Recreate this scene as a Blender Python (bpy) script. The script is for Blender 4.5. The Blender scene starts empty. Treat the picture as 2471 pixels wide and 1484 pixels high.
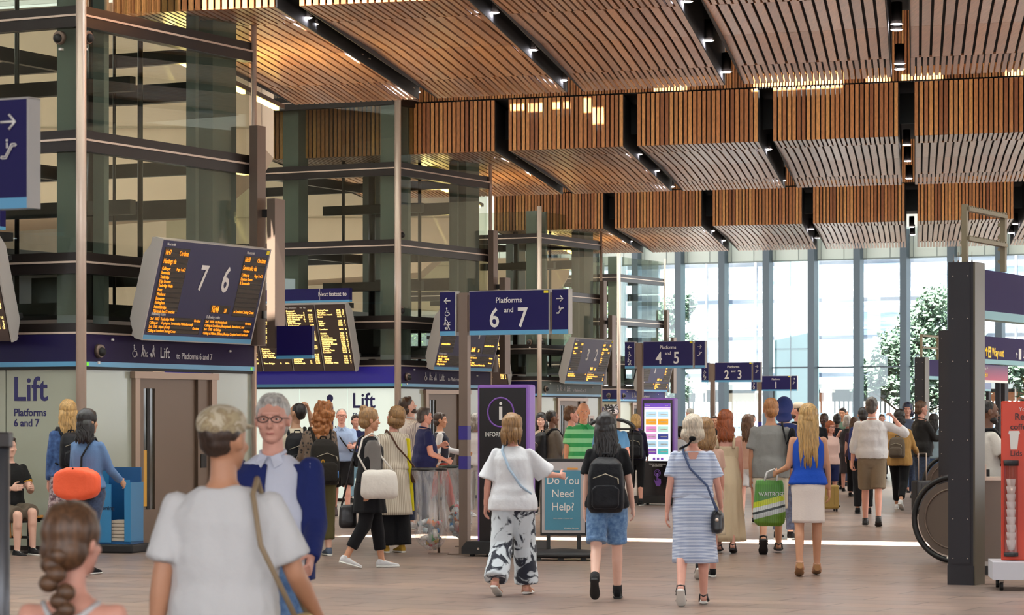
import bpy, bmesh, math, random
from mathutils import Vector, Matrix, noise
random.seed(7)
D = bpy.data
C = bpy.context.scene.collection
SC = bpy.context.scene
F, CX, HV, CH = 6800.0, 1235.5, 1013.0, 1.55
PI = math.pi
# ---------------- camera ----------------
cam = D.objects.new('camera', D.cameras.new('camera')); C.objects.link(cam)
cam.location = (0, 0, CH); cam.rotation_euler = (PI/2, 0, 0)
cam.data.sensor_width = 36; cam.data.sensor_fit = 'HORIZONTAL'
cam.data.lens = F/2471*36; cam.data.shift_y = (HV-742)/2471
cam.data.clip_start = .1; cam.data.clip_end = 600
cam.data.dof.use_dof = True; cam.data.dof.focus_distance = 38; cam.data.dof.aperture_fstop = 8
SC.camera = cam
# ---------------- world, sun, exposure ----------------
w = D.worlds.new('world'); SC.world = w; w.use_nodes = True
wn = w.node_tree.nodes; wl = w.node_tree.links
bg = wn['Background']; bg.inputs[0].default_value = (.90, .95, 1, 1); bg.inputs[1].default_value = 1.0
sun = D.objects.new('sun', D.lights.new('sun', 'SUN')); C.objects.link(sun)
sun.data.energy = 12; sun.data.angle = .009; sun.data.color = (1, .93, .82)
SUN_DIR = Vector((.22, .50, -1.0)).normalized()
sun.rotation_euler = SUN_DIR.to_track_quat('-Z', 'Y').to_euler()
vs = SC.view_settings
vs.view_transform = 'Standard'; vs.look = 'None'; vs.gamma = 1; vs.use_curve_mapping = False
vs.exposure = 2.45
SC.cycles.use_adaptive_sampling = True
SC.cycles.max_bounces = 8; SC.cycles.diffuse_bounces = 3; SC.cycles.glossy_bounces = 3
SC.cycles.transparent_max_bounces = 24; SC.cycles.transmission_bounces = 4
SC.cycles.sample_clamp_indirect = 6
SC.cycles.caustics_reflective = False; SC.cycles.caustics_refractive = False

# ---------------- helpers ----------------
def lin(c):
    return tuple(((x/255)/12.92 if x/255 <= .04045 else ((x/255+.055)/1.055)**2.4) for x in c)
MATS = {}
def mat(name, rgb=(128,128,128), rough=.5, metal=0, emit=0, spec=.5, bump=0, bscale=20, var=0, alpha=1, ecol=None, trans=0, vscale=5, sheen=0):
    if name in MATS: return MATS[name]
    m = D.materials.new(name); m.use_nodes = True; MATS[name] = m
    nt = m.node_tree; n = nt.nodes; l = nt.links; p = n['Principled BSDF']
    col = lin(rgb)+(1,)
    p.inputs['Base Color'].default_value = col; p.inputs['Roughness'].default_value = rough
    p.inputs['Metallic'].default_value = metal; p.inputs['Specular IOR Level'].default_value = spec
    if sheen: p.inputs['Sheen Weight'].default_value = sheen
    if emit:
        p.inputs['Emission Color'].default_value = (lin(ecol)+(1,)) if ecol else col
        p.inputs['Emission Strength'].default_value = emit
    if trans: p.inputs['Transmission Weight'].default_value = trans
    if alpha < 1: p.inputs['Alpha'].default_value = alpha
    tc = None
    if bump or var:
        tc = n.new('ShaderNodeTexCoord')
    if bump:
        t = n.new('ShaderNodeTexNoise'); t.inputs['Scale'].default_value = bscale; t.inputs['Detail'].default_value = 4
        b = n.new('ShaderNodeBump'); b.inputs['Strength'].default_value = bump; b.inputs['Distance'].default_value = .02
        l.new(tc.outputs['Object'], t.inputs['Vector']); l.new(t.outputs[0], b.inputs['Height']); l.new(b.outputs[0], p.inputs['Normal'])
    if var:
        t2 = n.new('ShaderNodeTexNoise'); t2.inputs['Scale'].default_value = vscale; t2.inputs['Detail'].default_value = 5
        l.new(tc.outputs['Object'], t2.inputs['Vector'])
        mx = n.new('ShaderNodeMix'); mx.data_type = 'RGBA'
        mx.inputs[6].default_value = tuple(x*(1-var) for x in col[:3])+(1,)
        mx.inputs[7].default_value = tuple(min(1, x*(1+var)) for x in col[:3])+(1,)
        l.new(t2.outputs[0], mx.inputs[0]); l.new(mx.outputs[2], p.inputs['Base Color'])
    return m
def P(u, v, d): return Vector(((u-CX)*d/F, d, CH-(v-HV)*d/F))
def GX(u, d): return (u-CX)*d/F
def DV(v): return F*CH/(v-HV)
TH = math.radians(27.2)
DA = Vector((math.sin(TH), math.cos(TH), 0)); DB = Vector((math.cos(TH), -math.sin(TH), 0))
VPC = 2212.0
DC = Vector(((VPC-CX)/F, 1, 0))

def props(o, label=None, cat=None, group=None, kind=None):
    if label: o['label'] = label
    if cat: o['category'] = cat
    if group: o['group'] = group
    if kind: o['kind'] = kind
    return o
def thing(name, loc=(0,0,0), rz=0, label=None, cat=None, group=None, kind=None):
    o = D.objects.new(name, None); C.objects.link(o); o.empty_display_size = .2
    o.location = loc; o.rotation_euler = (0, 0, rz)
    return props(o, label, cat, group, kind)
class MB:
    """collects simple shapes into one mesh"""
    def __init__(s): s.bm = bmesh.new()
    def box(s, x0, x1, y0, y1, z0, z1, M=None, bev=0):
        v = [s.bm.verts.new(Vector((x, y, z)) if M is None else M @ Vector((x, y, z))) for x in (x0, x1) for y in (y0, y1) for z in (z0, z1)]
        fs = [s.bm.faces.new([v[i] for i in f]) for f in ((0,1,3,2),(4,6,7,5),(0,4,5,1),(2,3,7,6),(0,2,6,4),(1,5,7,3))]
        if bev:
            es = list({e for f in fs for e in f.edges})
            bmesh.ops.bevel(s.bm, geom=es, offset=bev, segments=2, affect='EDGES', profile=.6)
        return s
    def prism(s, pts, h0, h1, axis='y', M=None):
        def mk(p, h):
            q = {'y': Vector((p[0], h, p[1])), 'x': Vector((h, p[0], p[1])), 'z': Vector((p[0], p[1], h))}[axis]
            return s.bm.verts.new(q if M is None else M @ q)
        a = [mk(p, h0) for p in pts]; b = [mk(p, h1) for p in pts]; n = len(pts)
        s.bm.faces.new(a); s.bm.faces.new(b[::-1])
        for i in range(n): s.bm.faces.new((a[i], a[(i+1) % n], b[(i+1) % n], b[i]))
        return s
    def cone(s, p0, p1, r0, r1=None, seg=16, caps=True):
        r1 = r0 if r1 is None else r1
        p0 = Vector(p0); p1 = Vector(p1); z = (p1-p0).normalized()
        x = z.orthogonal().normalized(); y = z.cross(x)
        a = []; b = []
        for i in range(seg):
            t = 2*PI*i/seg; dv = x*math.cos(t)+y*math.sin(t)
            a.append(s.bm.verts.new(p0+dv*r0)); b.append(s.bm.verts.new(p1+dv*r1))
        for i in range(seg):
            f = s.bm.faces.new((a[i], a[(i+1) % seg], b[(i+1) % seg], b[i])); f.smooth = True
        if caps: s.bm.faces.new(a[::-1]); s.bm.faces.new(b)
        return s
    def tube(s, pts, r, seg=8, closed=False):
        pts = [Vector(p) for p in pts]; n = len(pts); rings = []
        up = None
        for i, p in enumerate(pts):
            a = pts[(i-1) % n] if (closed or i > 0) else p
            b = pts[(i+1) % n] if (closed or i < n-1) else p
            t = (b-a).normalized()
            if up is None: up = t.orthogonal().normalized()
            up = (up - t*up.dot(t)).normalized(); sd = t.cross(up)
            rr = r[i] if isinstance(r, (list, tuple)) else r
            rings.append([s.bm.verts.new(p+(up*math.cos(2*PI*k/seg)+sd*math.sin(2*PI*k/seg))*rr) for k in range(seg)])
        m = n if closed else n-1
        for i in range(m):
            A = rings[i]; B = rings[(i+1) % n]
            for k in range(seg):
                f = s.bm.faces.new((A[k], A[(k+1) % seg], B[(k+1) % seg], B[k])); f.smooth = True
        if not closed:
            s.bm.faces.new(rings[0][::-1]); s.bm.faces.new(rings[-1])
        return s
    def ball(s, c, r, sc=(1,1,1), seg=12, rings=8, M=None):
        T = Matrix.Translation(Vector(c)) @ Matrix.Diagonal((r*sc[0], r*sc[1], r*sc[2], 1))
        if M is not None: T = T @ M if False else Matrix.Translation(Vector(c)) @ M @ Matrix.Diagonal((r*sc[0], r*sc[1], r*sc[2], 1))
        res = bmesh.ops.create_uvsphere(s.bm, u_segments=seg, v_segments=rings, radius=1, matrix=T)
        for v in res['verts']:
            for f in v.link_faces: f.smooth = True
        return s
    def loft(s, rings, caps=True, smooth=True):
        R = [[s.bm.verts.new(Vector(p)) for p in ring] for ring in rings]
        n = len(R[0])
        for a, b in zip(R, R[1:]):
            for i in range(n):
                f = s.bm.faces.new((a[i], a[(i+1) % n], b[(i+1) % n], b[i])); f.smooth = smooth
        if caps: s.bm.faces.new(R[0][::-1]); s.bm.faces.new(R[-1])
        return s
    def build(s, name, m, parent=None, kind=None, **kw):
        me = D.meshes.new(name)
        bmesh.ops.recalc_face_normals(s.bm, faces=s.bm.faces)
        s.bm.to_mesh(me); s.bm.free()
        for mm in (m if isinstance(m, (list, tuple)) else [m]): me.materials.append(mm)
        o = D.objects.new(name, me); C.objects.link(o)
        if parent is not None: o.parent = parent
        return props(o, kind=kind, **kw)
def B(*a, **k): return MB().box(*a, **k)
TS = D.scenes.new('bench')
def bake(o):
    """evaluate an object (text or modifiers) into a plain mesh"""
    TS.collection.objects.link(o); vl = TS.view_layers[0]; vl.update()
    me = D.meshes.new_from_object(o.evaluated_get(vl.depsgraph), depsgraph=vl.depsgraph)
    D.objects.remove(o); return me
def text(body, loc, size, m, parent, facing='front', align='LEFT', name='lettering', sx=1, bold=0, ext=.002, M=None, sp=1.0):
    cu = D.curves.new(name, 'FONT'); cu.body = body; cu.size = size; cu.extrude = ext; cu.align_x = align
    cu.offset = bold; cu.resolution_u = 3; cu.space_character = sp
    me = bake(D.objects.new(name, cu))
    me.materials.clear(); me.materials.append(m)
    if facing == 'front': R = Matrix.Rotation(PI/2, 4, 'X')
    elif facing == 'right': R = Matrix.Rotation(PI/2, 4, 'Z') @ Matrix.Rotation(PI/2, 4, 'X')
    else: R = Matrix.Identity(4)
    T = Matrix.Translation(Vector(loc)) @ R @ Matrix.Diagonal((sx, 1, 1, 1))
    if M is not None: T = M @ T
    me.transform(T)
    o = D.objects.new(name, me); C.objects.link(o); o.parent = parent
    return o
def copy_tree(o, parent=None):
    c = o.copy(); C.objects.link(c)
    if parent is not None: c.parent = parent
    for ch in list(o.children): copy_tree(ch, c)
    return c

# ---------------- shared materials ----------------
def wood_mat(name, tones, rough=.42):
    m = D.materials.new(name); m.use_nodes = True; nt = m.node_tree; n = nt.nodes; l = nt.links; p = n['Principled BSDF']
    g = n.new('ShaderNodeNewGeometry'); cr = n.new('ShaderNodeValToRGB')
    el = cr.color_ramp.elements
    el[0].position = 0; el[0].color = lin(tones[0])+(1,)
    el[1].position = 1; el[1].color = lin(tones[-1])+(1,)
    for i, t in enumerate(tones[1:-1]):
        e = el.new((i+1)/(len(tones)-1)); e.color = lin(t)+(1,)
    l.new(g.outputs['Random Per Island'], cr.inputs[0])
    tc = n.new('ShaderNodeTexCoord'); mp = n.new('ShaderNodeMapping'); mp.inputs['Scale'].default_value = (40, 2.5, 12)
    tn = n.new('ShaderNodeTexNoise'); tn.inputs['Scale'].default_value = 1; tn.inputs['Detail'].default_value = 6
    l.new(tc.outputs['Object'], mp.inputs[0]); l.new(mp.outputs[0], tn.inputs['Vector'])
    mr = n.new('ShaderNodeMapRange'); mr.inputs['From Min'].default_value = .3; mr.inputs['From Max'].default_value = .7
    mr.inputs['To Min'].default_value = .78; mr.inputs['To Max'].default_value = 1.15
    l.new(tn.outputs[0], mr.inputs[0])
    mu = n.new('ShaderNodeVectorMath'); mu.operation = 'SCALE'
    l.new(cr.outputs[0], mu.inputs[0]); l.new(mr.outputs[0], mu.inputs['Scale']); l.new(mu.outputs[0], p.inputs['Base Color'])
    p.inputs['Roughness'].default_value = rough
    return m
def glass_mat(name, tint=(228,232,228), refl=.10, rough=.0):
    m = D.materials.new(name); m.use_nodes = True; nt = m.node_tree; n = nt.nodes; l = nt.links
    n.remove(n['Principled BSDF']); out = n['Material Output']
    tr = n.new('ShaderNodeBsdfTransparent'); tr.inputs[0].default_value = lin(tint)+(1,)
    gl = n.new('ShaderNodeBsdfGlossy'); gl.inputs['Roughness'].default_value = rough; gl.inputs[0].default_value = (.9,.95,.95,1)
    lw = n.new('ShaderNodeLayerWeight'); fr = n.new('ShaderNodeMath'); fr.operation = 'POWER'; fr.inputs[1].default_value = 4.5; l.new(lw.outputs['Facing'], fr.inputs[0])
    ad = n.new('ShaderNodeMath'); ad.operation = 'MULTIPLY_ADD'; ad.inputs[1].default_value = .8; ad.inputs[2].default_value = refl; ad.use_clamp = True
    mx = n.new('ShaderNodeMixShader')
    l.new(fr.outputs[0], ad.inputs[0]); l.new(ad.outputs[0], mx.inputs[0]); l.new(tr.outputs[0], mx.inputs[1]); l.new(gl.outputs[0], mx.inputs[2]); l.new(mx.outputs[0], out.inputs[0])
    return m
M_WOOD_S = wood_mat('cedar_soffit', [(150,106,76),(176,126,90),(190,142,104),(166,124,98),(186,152,130),(198,148,106),(170,134,116)], .30)  # greyer tones put some reflected daylight into the board colours
M_WOOD_F = wood_mat('cedar_fascia', [(168,102,60),(210,142,86),(146,86,52),(226,162,98),(192,124,74)], .5)
M_BLACK = mat('matt_black', (20,18,18), .6)
M_DARK = mat('dark_bronze', (38,32,30), .35, metal=.3)
M_STEELG = mat('grey_green_steel', (124,132,128), .5)
M_ALU = mat('brushed_aluminium', (206,186,170), .35, metal=.35)
M_BROWN = mat('bronze_anodised', (122,104,92), .42, metal=.5)
M_NAVY = mat('navy_sign', (26,19,80), .45, spec=.25)
M_STRIPE = mat('light_blue_stripe', (92,160,200), .35)
M_WHITE = mat('white_lettering', (226,220,214), .5)
M_PANEL = mat('back_painted_glass', (168,172,158), .12)
M_GLASS = glass_mat('lift_glass', (232,236,230), .03)
M_GLASSW = glass_mat('window_glass', (240,248,250), .05)
M_AMBER = mat('amber_leds', (255,150,30), .5, emit=.24, ecol=(255,140,24))
M_AMBERW = mat('bright_amber_leds', (255,180,70), .5, emit=.55, ecol=(255,170,70))
M_LEDOFF = mat('unlit_leds', (44,30,12), .5)
M_BEIGE = mat('beige_plaster', (186,164,142), .7, var=.06, vscale=1.5)
# ================= SETTING =================
def quad_plane(name, pts, m, kind='structure'):
    b = MB(); b.bm.faces.new([b.bm.verts.new(Vector(p)) for p in pts]); return b.build(name, m, kind=kind)
# floor: stone pavers in bands
def floor_mat():
    m = D.materials.new('stone_pavers'); m.use_nodes = True; nt = m.node_tree; n = nt.nodes; l = nt.links; p = n['Principled BSDF']
    tc = n.new('ShaderNodeTexCoord'); mp = n.new('ShaderNodeMapping'); mp.inputs['Rotation'].default_value = (0, 0, TH)
    br = n.new('ShaderNodeTexBrick'); br.inputs['Scale'].default_value = 1
    br.inputs['Brick Width'].default_value = 1.2; br.inputs['Row Height'].default_value = .45; br.inputs['Mortar Size'].default_value = .012
    br.inputs['Color1'].default_value = lin((152,130,117))+(1,); br.inputs['Color2'].default_value = lin((136,120,111))+(1,)
    br.inputs['Mortar'].default_value = lin((84,72,66))+(1,); br.offset = .5
    l.new(tc.outputs['Object'], mp.inputs[0]); l.new(mp.outputs[0], br.inputs['Vector'])
    tn = n.new('ShaderNodeTexNoise'); tn.inputs['Scale'].default_value = .35; tn.inputs['Detail'].default_value = 6
    l.new(tc.outputs['Object'], tn.inputs['Vector'])
    mx = n.new('ShaderNodeMix'); mx.data_type = 'RGBA'; mx.blend_type = 'MULTIPLY'; mx.inputs[0].default_value = .55
    cr = n.new('ShaderNodeValToRGB'); cr.color_ramp.elements[0].position = .35; cr.color_ramp.elements[1].position = .65
    cr.color_ramp.elements[0].color = (.62,.62,.66,1); cr.color_ramp.elements[1].color = (1,.93,.88,1)
    l.new(tn.outputs[0], cr.inputs[0]); l.new(br.outputs[0], mx.inputs[6]); l.new(cr.outputs[0], mx.inputs[7]); l.new(mx.outputs[2], p.inputs['Base Color'])
    t3 = n.new('ShaderNodeTexNoise'); t3.inputs['Scale'].default_value = 1.2; t3.inputs['Detail'].default_value = 4
    l.new(mp.outputs[0], t3.inputs['Vector'])
    mr = n.new('ShaderNodeMapRange'); mr.inputs['To Min'].default_value = .26; mr.inputs['To Max'].default_value = .42
    l.new(t3.outputs[0], mr.inputs[0]); l.new(mr.outputs[0], p.inputs['Roughness'])
    b = n.new('ShaderNodeBump'); b.inputs['Strength'].default_value = .25; b.inputs['Distance'].default_value = .004
    l.new(br.outputs['Fac'], b.inputs['Height']); b.invert = True; l.new(b.outputs[0], p.inputs['Normal'])
    return m
quad_plane('floor', [(-40,-15,0),(45,-15,0),(45,160,0),(-40,160,0)], floor_mat())

# ceiling bays: soffit corners from the edges, gaps run along the hall direction
ZS = 6.6
def on_z(u, v, z=ZS):
    d = F*(z-CH)/(HV-v); return Vector(((u-CX)*d/F, d, z))
def line_hit(pa, pb, q):      # edge line pa-pb with the hall-direction line through q (plan)
    a = Vector((pa.x, pa.y)); b = Vector((pb.x, pb.y)); r = b-a; s = Vector((DC.x, DC.y)); qq = Vector((q.x, q.y))
    t = (qq-a).cross(s)/r.cross(s); return a+r*t
PITCH = .088
M_CARC = mat('dark_ceiling_void', (26,28,32), .7)
M_GREYP = mat('grey_void_panel', (84,92,96), .6)
def slat(b, p0, p1, side, wd, dp, nrm):
    # bar between p0 and p1, width along side, thickness along nrm
    s = side*(wd/2); t = nrm*dp
    vs_ = [b.bm.verts.new(v) for v in (p0-s, p0+s, p0+s+t, p0-s+t, p1-s, p1+s, p1+s+t, p1-s+t)]
    for f in ((0,1,2,3),(7,6,5,4),(0,4,5,1),(1,5,6,2),(2,6,7,3),(3,7,4,0)): b.bm.faces.new([vs_[i] for i in f])
bays = [
 # front edge pts, back edge pts, gap refs (u0,u1 at v) , left limit ref, fascia, ordinal
 dict(fr=(on_z(608,20), on_z(2471,-62)), bk=(on_z(718,253), on_z(2471,172)), gaps=[(1012,1058,240),(1370,1410,224),(1750,1796,205),(2152,2196,186),(2590,2640,168)], left=(712,254), ord='nearest'),
 dict(fr=(on_z(1227,364), on_z(2471,318)), bk=(on_z(1205,473), on_z(2471,438)), gaps=[(1194,1227,364),(1504.6,1538,353),(1831,1866,342),(2169,2206,328),(2545,2585,315)], left=(640,383), ord='second'),
 dict(fr=(on_z(1483,551), on_z(2431,528)), bk=(on_z(1550,610), on_z(2471,591.6)), gaps=[(1456,1483,551),(1693,1719,545),(1935,1960.6,538),(2184,2214,534),(2447,2471,527)], left=(1190,557), ord='third'),
]
COLS = ['first','second','third','fourth','fifth','sixth']
zprof = [(0,0),(.16,.03),(.48,.07),(.80,.04),(1,.0)]
for bi, by in enumerate(bays):
    fa, fb = by['fr']; ba, bb = by['bk']
    lines = [on_z(*by['left'])]
    for (u0, u1, v) in by['gaps']: lines += [on_z(u0, v), on_z(u1, v)]
    last = lines[-1] + (lines[-1]-lines[-3])*.9; lines.append(last)
    for k in range(0, len(lines), 2):
        q0, q1 = lines[k], lines[k+1]
        f0 = line_hit(fa, fb, q0); f1 = line_hit(fa, fb, q1); b0 = line_hit(ba, bb, q0); b1 = line_hit(ba, bb, q1)
        V3 = lambda p, z: Vector((p.x, p.y, z))
        root = thing('ceiling', V3(f0, 0), 0, 'timber slat ceiling panel, %s from the left in the %s bay' % (COLS[k//2], by['ord']), 'ceiling panel', kind='structure')
        off = -V3(f0, 0)
        wdt = (f1-f0).length; ns = max(4, round(wdt/PITCH)); ps = wdt/ns
        side = (V3(f1, 0)-V3(f0, 0)).normalized(); up = Vector((0,0,1))
        b = MB()
        for (t0, z0), (t1, z1) in zip(zprof, zprof[1:]):
            wide = .1 < t0 < .7; nn = round(ns/1.65) if wide else ns; pw = wdt/nn*(.74 if wide else .66)
            for i in range(nn):
                a = (i+.5)/nn
                fp = f0.lerp(f1, a); bp = b0.lerp(b1, a)
                slat(b, V3(fp.lerp(bp, t0+.0006), ZS+z0)+off, V3(fp.lerp(bp, t1-.0006), ZS+z1)+off, side, pw, .03, up)
        b.build('soffit_slats', M_WOOD_S, root)
        nb = Vector((-side.y, side.x, 0));
        if nb.y > 0: nb = -nb     # towards camera
        b = MB(); b2 = MB()
        zt = 7.56
        for i in range(ns):
            a = (i+.5)/ns; p = V3(f0.lerp(f1, a), ZS)+off
            slat(b, p+Vector((0,0,.0)), p+Vector((0,0,zt-ZS)), side, ps*.68, .03, nb)
        b.build('fascia_slats', M_WOOD_F, root)
        # carcass behind slats
        b = MB()
        ins = .03
        pts = [V3(f0, 0)+off-nb*ins, V3(f1, 0)+off-nb*ins, V3(b1, 0)+off, V3(b0, 0)+off]
        b.prism([(p.x, p.y) for p in pts], ZS+.15, zt-.02, axis='z')
        b.prism([((pts[0]+side*.0).x, pts[0].y), (pts[0].x+.015, pts[0].y), (pts[3].x+.015, pts[3].y), (pts[3].x, pts[3].y)], ZS, ZS+.2, axis='z')
        b.prism([(pts[1].x-.015, pts[1].y), (pts[1].x, pts[1].y), (pts[2].x, pts[2].y), (pts[2].x-.015, pts[2].y)], ZS, ZS+.2, axis='z')
        b.build('carcass', M_CARC, root)
    # upper fascia strip with finer slats and void backing, over the full bay width
    L0, L1 = line_hit(fa, fb, lines[0]), line_hit(fa, fb, lines[-1]); BB0, BB1 = line_hit(ba, bb, lines[0]), line_hit(ba, bb, lines[-1])
    root = thing('ceiling', (L0.x, L0.y, 0), 0, 'narrow upper row of timber slats above the %s bay' % by['ord'], 'ceiling panel', kind='structure')
    off = Vector((-L0.x, -L0.y, 0)); side = Vector((L1.x-L0.x, L1.y-L0.y, 0)).normalized(); nb = Vector((-side.y, side.x, 0))
    if nb.y > 0: nb = -nb
    b = MB(); wl_ = (L1-L0).length; n_ = int(wl_/.056)
    for i in range(n_):
        p = Vector((L0.lerp(L1, (i+.5)/n_).x, L0.lerp(L1, (i+.5)/n_).y, 7.6))+off-nb*.1
        slat(b, p, p+Vector((0,0,1.3)), side, .036, .03, nb)
    b.build('fascia_slats', M_WOOD_F, root)
    b = MB()
    pts = [Vector((q.x, q.y, 0))+off for q in (L0, L1, BB1, BB0)]; pts[0] -= nb*.14; pts[1] -= nb*.14
    b.prism([(p.x, p.y) for p in pts], 7.58, 9.1, axis='z'); b.build('deck', M_CARC, root)
    b = MB()
    pg = [Vector((q.x, q.y, 0))+off-nb*1.2 for q in (L0, L1)]
    b.prism([(pg[0].x, pg[0].y), (pg[1].x, pg[1].y), (pg[1].x, pg[1].y+.05), (pg[0].x, pg[0].y+.05)], ZS+.35, 7.5, axis='z'); b.build('void_panel', M_GREYP, root)
    by['lines'] = lines
# downlights along the dark gaps
M_LAMP = mat('lamp_lens', (255,250,255), .3, emit=26, ecol=(250,245,255))
proto_dl = None
def downlight(p, label, grp):
    global proto_dl
    if proto_dl is None:
        o = thing('downlight', p, 0, label, 'ceiling light', grp)
        MB().cone((0,0,0), (0,0,.28), .07, seg=14).build('housing', M_BLACK, o)
        b = MB(); b.tube([(.085*math.cos(t), .085*math.sin(t), 0) for t in [2*PI*i/18 for i in range(18)]], .006, 6, closed=True); b.build('rim', M_ALU, o)
        MB().cone((0,0,-.012), (0,0,-.002), .062, seg=14).build('lens', M_LAMP, o)
        proto_dl = o; return o
    c = copy_tree(proto_dl); c.location = p; c['label'] = label; c['group'] = grp; return c
lamps = {0: [(0,(739,42)),(0,(754,57)),(0,(862,131)),(0,(880,142)),(0,(988,213)),(0,(1002,222)),(1,(1190,30)),(1,(1284,120)),(1,(1358,193)),(2,(1656,3)),(2,(1709,97)),(2,(1753,173)),(3,(2164,57)),(3,(2164,71)),(3,(2171,153)),(3,(2171,166))],
         1: [(0,(1238,382)),(0,(1288,416)),(1,(1540,372)),(1,(1583,412)),(1,(1620,450)),(2,(1853,360)),(2,(1888,435)),(3,(2188,349)),(3,(2190,388)),(3,(2193,430))],
         2: [(0,(1486,563)),(0,(1520,582)),(1,(1718,557)),(1,(1745,580)),(2,(1958,552)),(2,(1972,574)),(3,(2200,547)),(3,(2202,566)),(4,(2450,540)),(4,(2440,562))]}
for bi, ls in lamps.items():
    cnt = {}
    for gi, (u, v) in ls:
        cnt[gi] = cnt.get(gi, 0)+1
        downlight(on_z(u, v, ZS+.12), '%s round downlight from the front in dark gap %s of the %s ceiling bay' % (COLS[cnt[gi]-1], ['far left','left','middle','right','far right'][gi], bays[bi]['ord']), 'downlights in the ceiling gaps')

# ---- end wall glazing ----
MW = Matrix.Translation(Vector((GX(1608,118), 118, 0))) @ Matrix.Rotation(-TH, 4, 'Z')   # local x along wall to the right, -y into the hall
RW = -TH; PW = Vector((GX(1608,118), 118, 0))
M_MULL = mat('blue_grey_mullion', (70,84,96), .45); M_SPAN = mat('pale_spandrel', (196,208,204), .5)
win = thing('window_1', PW, RW, kind='structure')
for k in range(-8, 10):
    x = .70+1.97*k if k >= 0 else .70+1.97*k
    B(x-.14, x+.14, -.42, .05, 0, 9.2).build('mullion', M_MULL, win)
B(-16, 19, .0, .03, .25, 8.05).build('glass', M_GLASSW, win)
b = MB(); b.box(-16, 19, -.02, .14, 8.07, 9.3); b.build('spandrel', M_SPAN, win)
b = MB()
for k in range(-18, 20): b.box(k*.985, k*.985+.02, -.035, -.02, 8.07, 9.3)
b.box(-16, 19, -.04, .04, 8.03, 8.09); b.build('spandrel_joint', mat('joint_grey', (120,132,132)), win)
B(-16, 19, -.05, .05, 3.66, 3.72).build('transom', M_MULL, win)
B(-16, 19, -.08, .08, 0, .25).build('sill', M_MULL, win)
# pale cladded pier between mullions (1875-1937)
# ---- left and right walls, roof edge ----
wl2 = thing('wall_left', (-17.5, 30, 0), -math.atan(DC.x), kind='structure')
b = MB()
b.box(-.3, 0, -40, 62, 0, 3.3); b.box(-.3, 0, -40, 62, 4.9, 9)
for k in range(-10, 16): b.box(-.3, 0, k*4, k*4+1.4, 3.3, 4.9)
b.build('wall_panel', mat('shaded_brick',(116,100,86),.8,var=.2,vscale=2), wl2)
wr = thing('wall_right_unseen', (22, 10, 0), -math.atan(DC.x), kind='structure')  # unseen right wall, put in to keep the hall from getting too bright
b = MB(); b.box(0, .3, -20, 95, 0, 1.0); b.box(0, .3, -20, 95, 4.2, 9)
for k in range(-5, 24): b.box(0, .3, k*4, k*4+1.2, 1, 4.2)
b.build('wall_panel', M_BEIGE, wr)
ws = B(-26, 26, -14.4, -14.1, 0, 3.2).build('wall_south_unseen', M_BEIGE, kind='structure')  # unseen wall added behind the camera to cut frontal light
# unseen roof added to control sun: blades block it, plate slots let patches through
M_UNSEEN_ROOF = mat('unseen_roof_white', (215,218,216), .6)
e0, e1 = bays[1]['fr']; EV = Vector((e1.x-e0.x, e1.y-e0.y, 0)).normalized(); NV = Vector((-EV.y, EV.x, 0))
REZ = math.atan2(EV.y, EV.x)
def emat(o): return Matrix.Translation(Vector((o.x, o.y, 0))) @ Matrix.Rotation(REZ, 4, 'Z')
E1 = emat(bays[0]['fr'][0]); E2 = emat(e0); E3 = emat(bays[2]['fr'][0])
def yloc(M, p): return (M.inverted() @ Vector((p.x, p.y, 0))).y
base = E2; y1 = yloc(E2, bays[0]['fr'][0]); y3 = yloc(E2, bays[2]['fr'][0])
b = MB()
y = -42
while y < 66:
    if not ((y1-4.6 < y < y1+.2) or (-3.2 < y < .2) or (y3-3.2 < y < y3+.2)):
        b.box(-34, 34, y, y+.03, 9.3, 10.7, M=E2)
    y += .52
b.build('ceiling', M_UNSEEN_ROOF, kind='structure')  # added blades, out of view, keep direct sun off the hall
b = MB()
# plate before the nearest bay: one long slot gives the sunlit line on the floor
b.box(-34, 34, y1-4.6, y1-2.15, 9.3, 9.4, M=E2); b.box(-34, 3.0, y1-2.15, y1+.2, 9.3, 9.4, M=E2); b.box(3.0, 12.5, y1-1.0, y1+.2, 9.3, 9.4, M=E2); b.box(12.5, 34, y1-2.15, y1+.2, 9.3, 9.4, M=E2)
# plate before the second bay with openings shaped to throw sun patches on its fascia
holes = [(0,.28,-1.15,-1.03),(.36,.66,-1.17,-1.03),(.84,1.0,-1.15,-1.03),(1.06,1.2,-1.15,-1.03),(1.45,1.62,-1.2,-1.0),(1.62,1.85,-1.32,-1.1),(2.8,3.45,-.93,-.8),(4.7,6.4,-1.06,-.74),(6.8,7.25,-.95,-.8),(7.45,8.2,-.93,-.8),(9.3,9.9,-.93,-.8)]
xs = sorted({-34, 34, *[h[0] for h in holes], *[h[1] for h in holes]})
for xa, xb in zip(xs, xs[1:]):
    hh = [h for h in holes if h[0] <= xa and h[1] >= xb]
    if hh: b.box(xa, xb, -3.2, hh[0][2], 9.3, 9.4, M=E2); b.box(xa, xb, hh[0][3], .2, 9.3, 9.4, M=E2)
    else: b.box(xa, xb, -3.2, .2, 9.3, 9.4, M=E2)
b.box(-34, 34, y3-3.2, y3+.2, 9.3, 9.4, M=E2)
b.build('ceiling', M_UNSEEN_ROOF, kind='structure')  # added plates, out of view, cut to shape the sun patches
B(-40, 40, -15, 22, 9.3, 9.5).build('ceiling', M_UNSEEN_ROOF, kind='structure')
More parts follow.
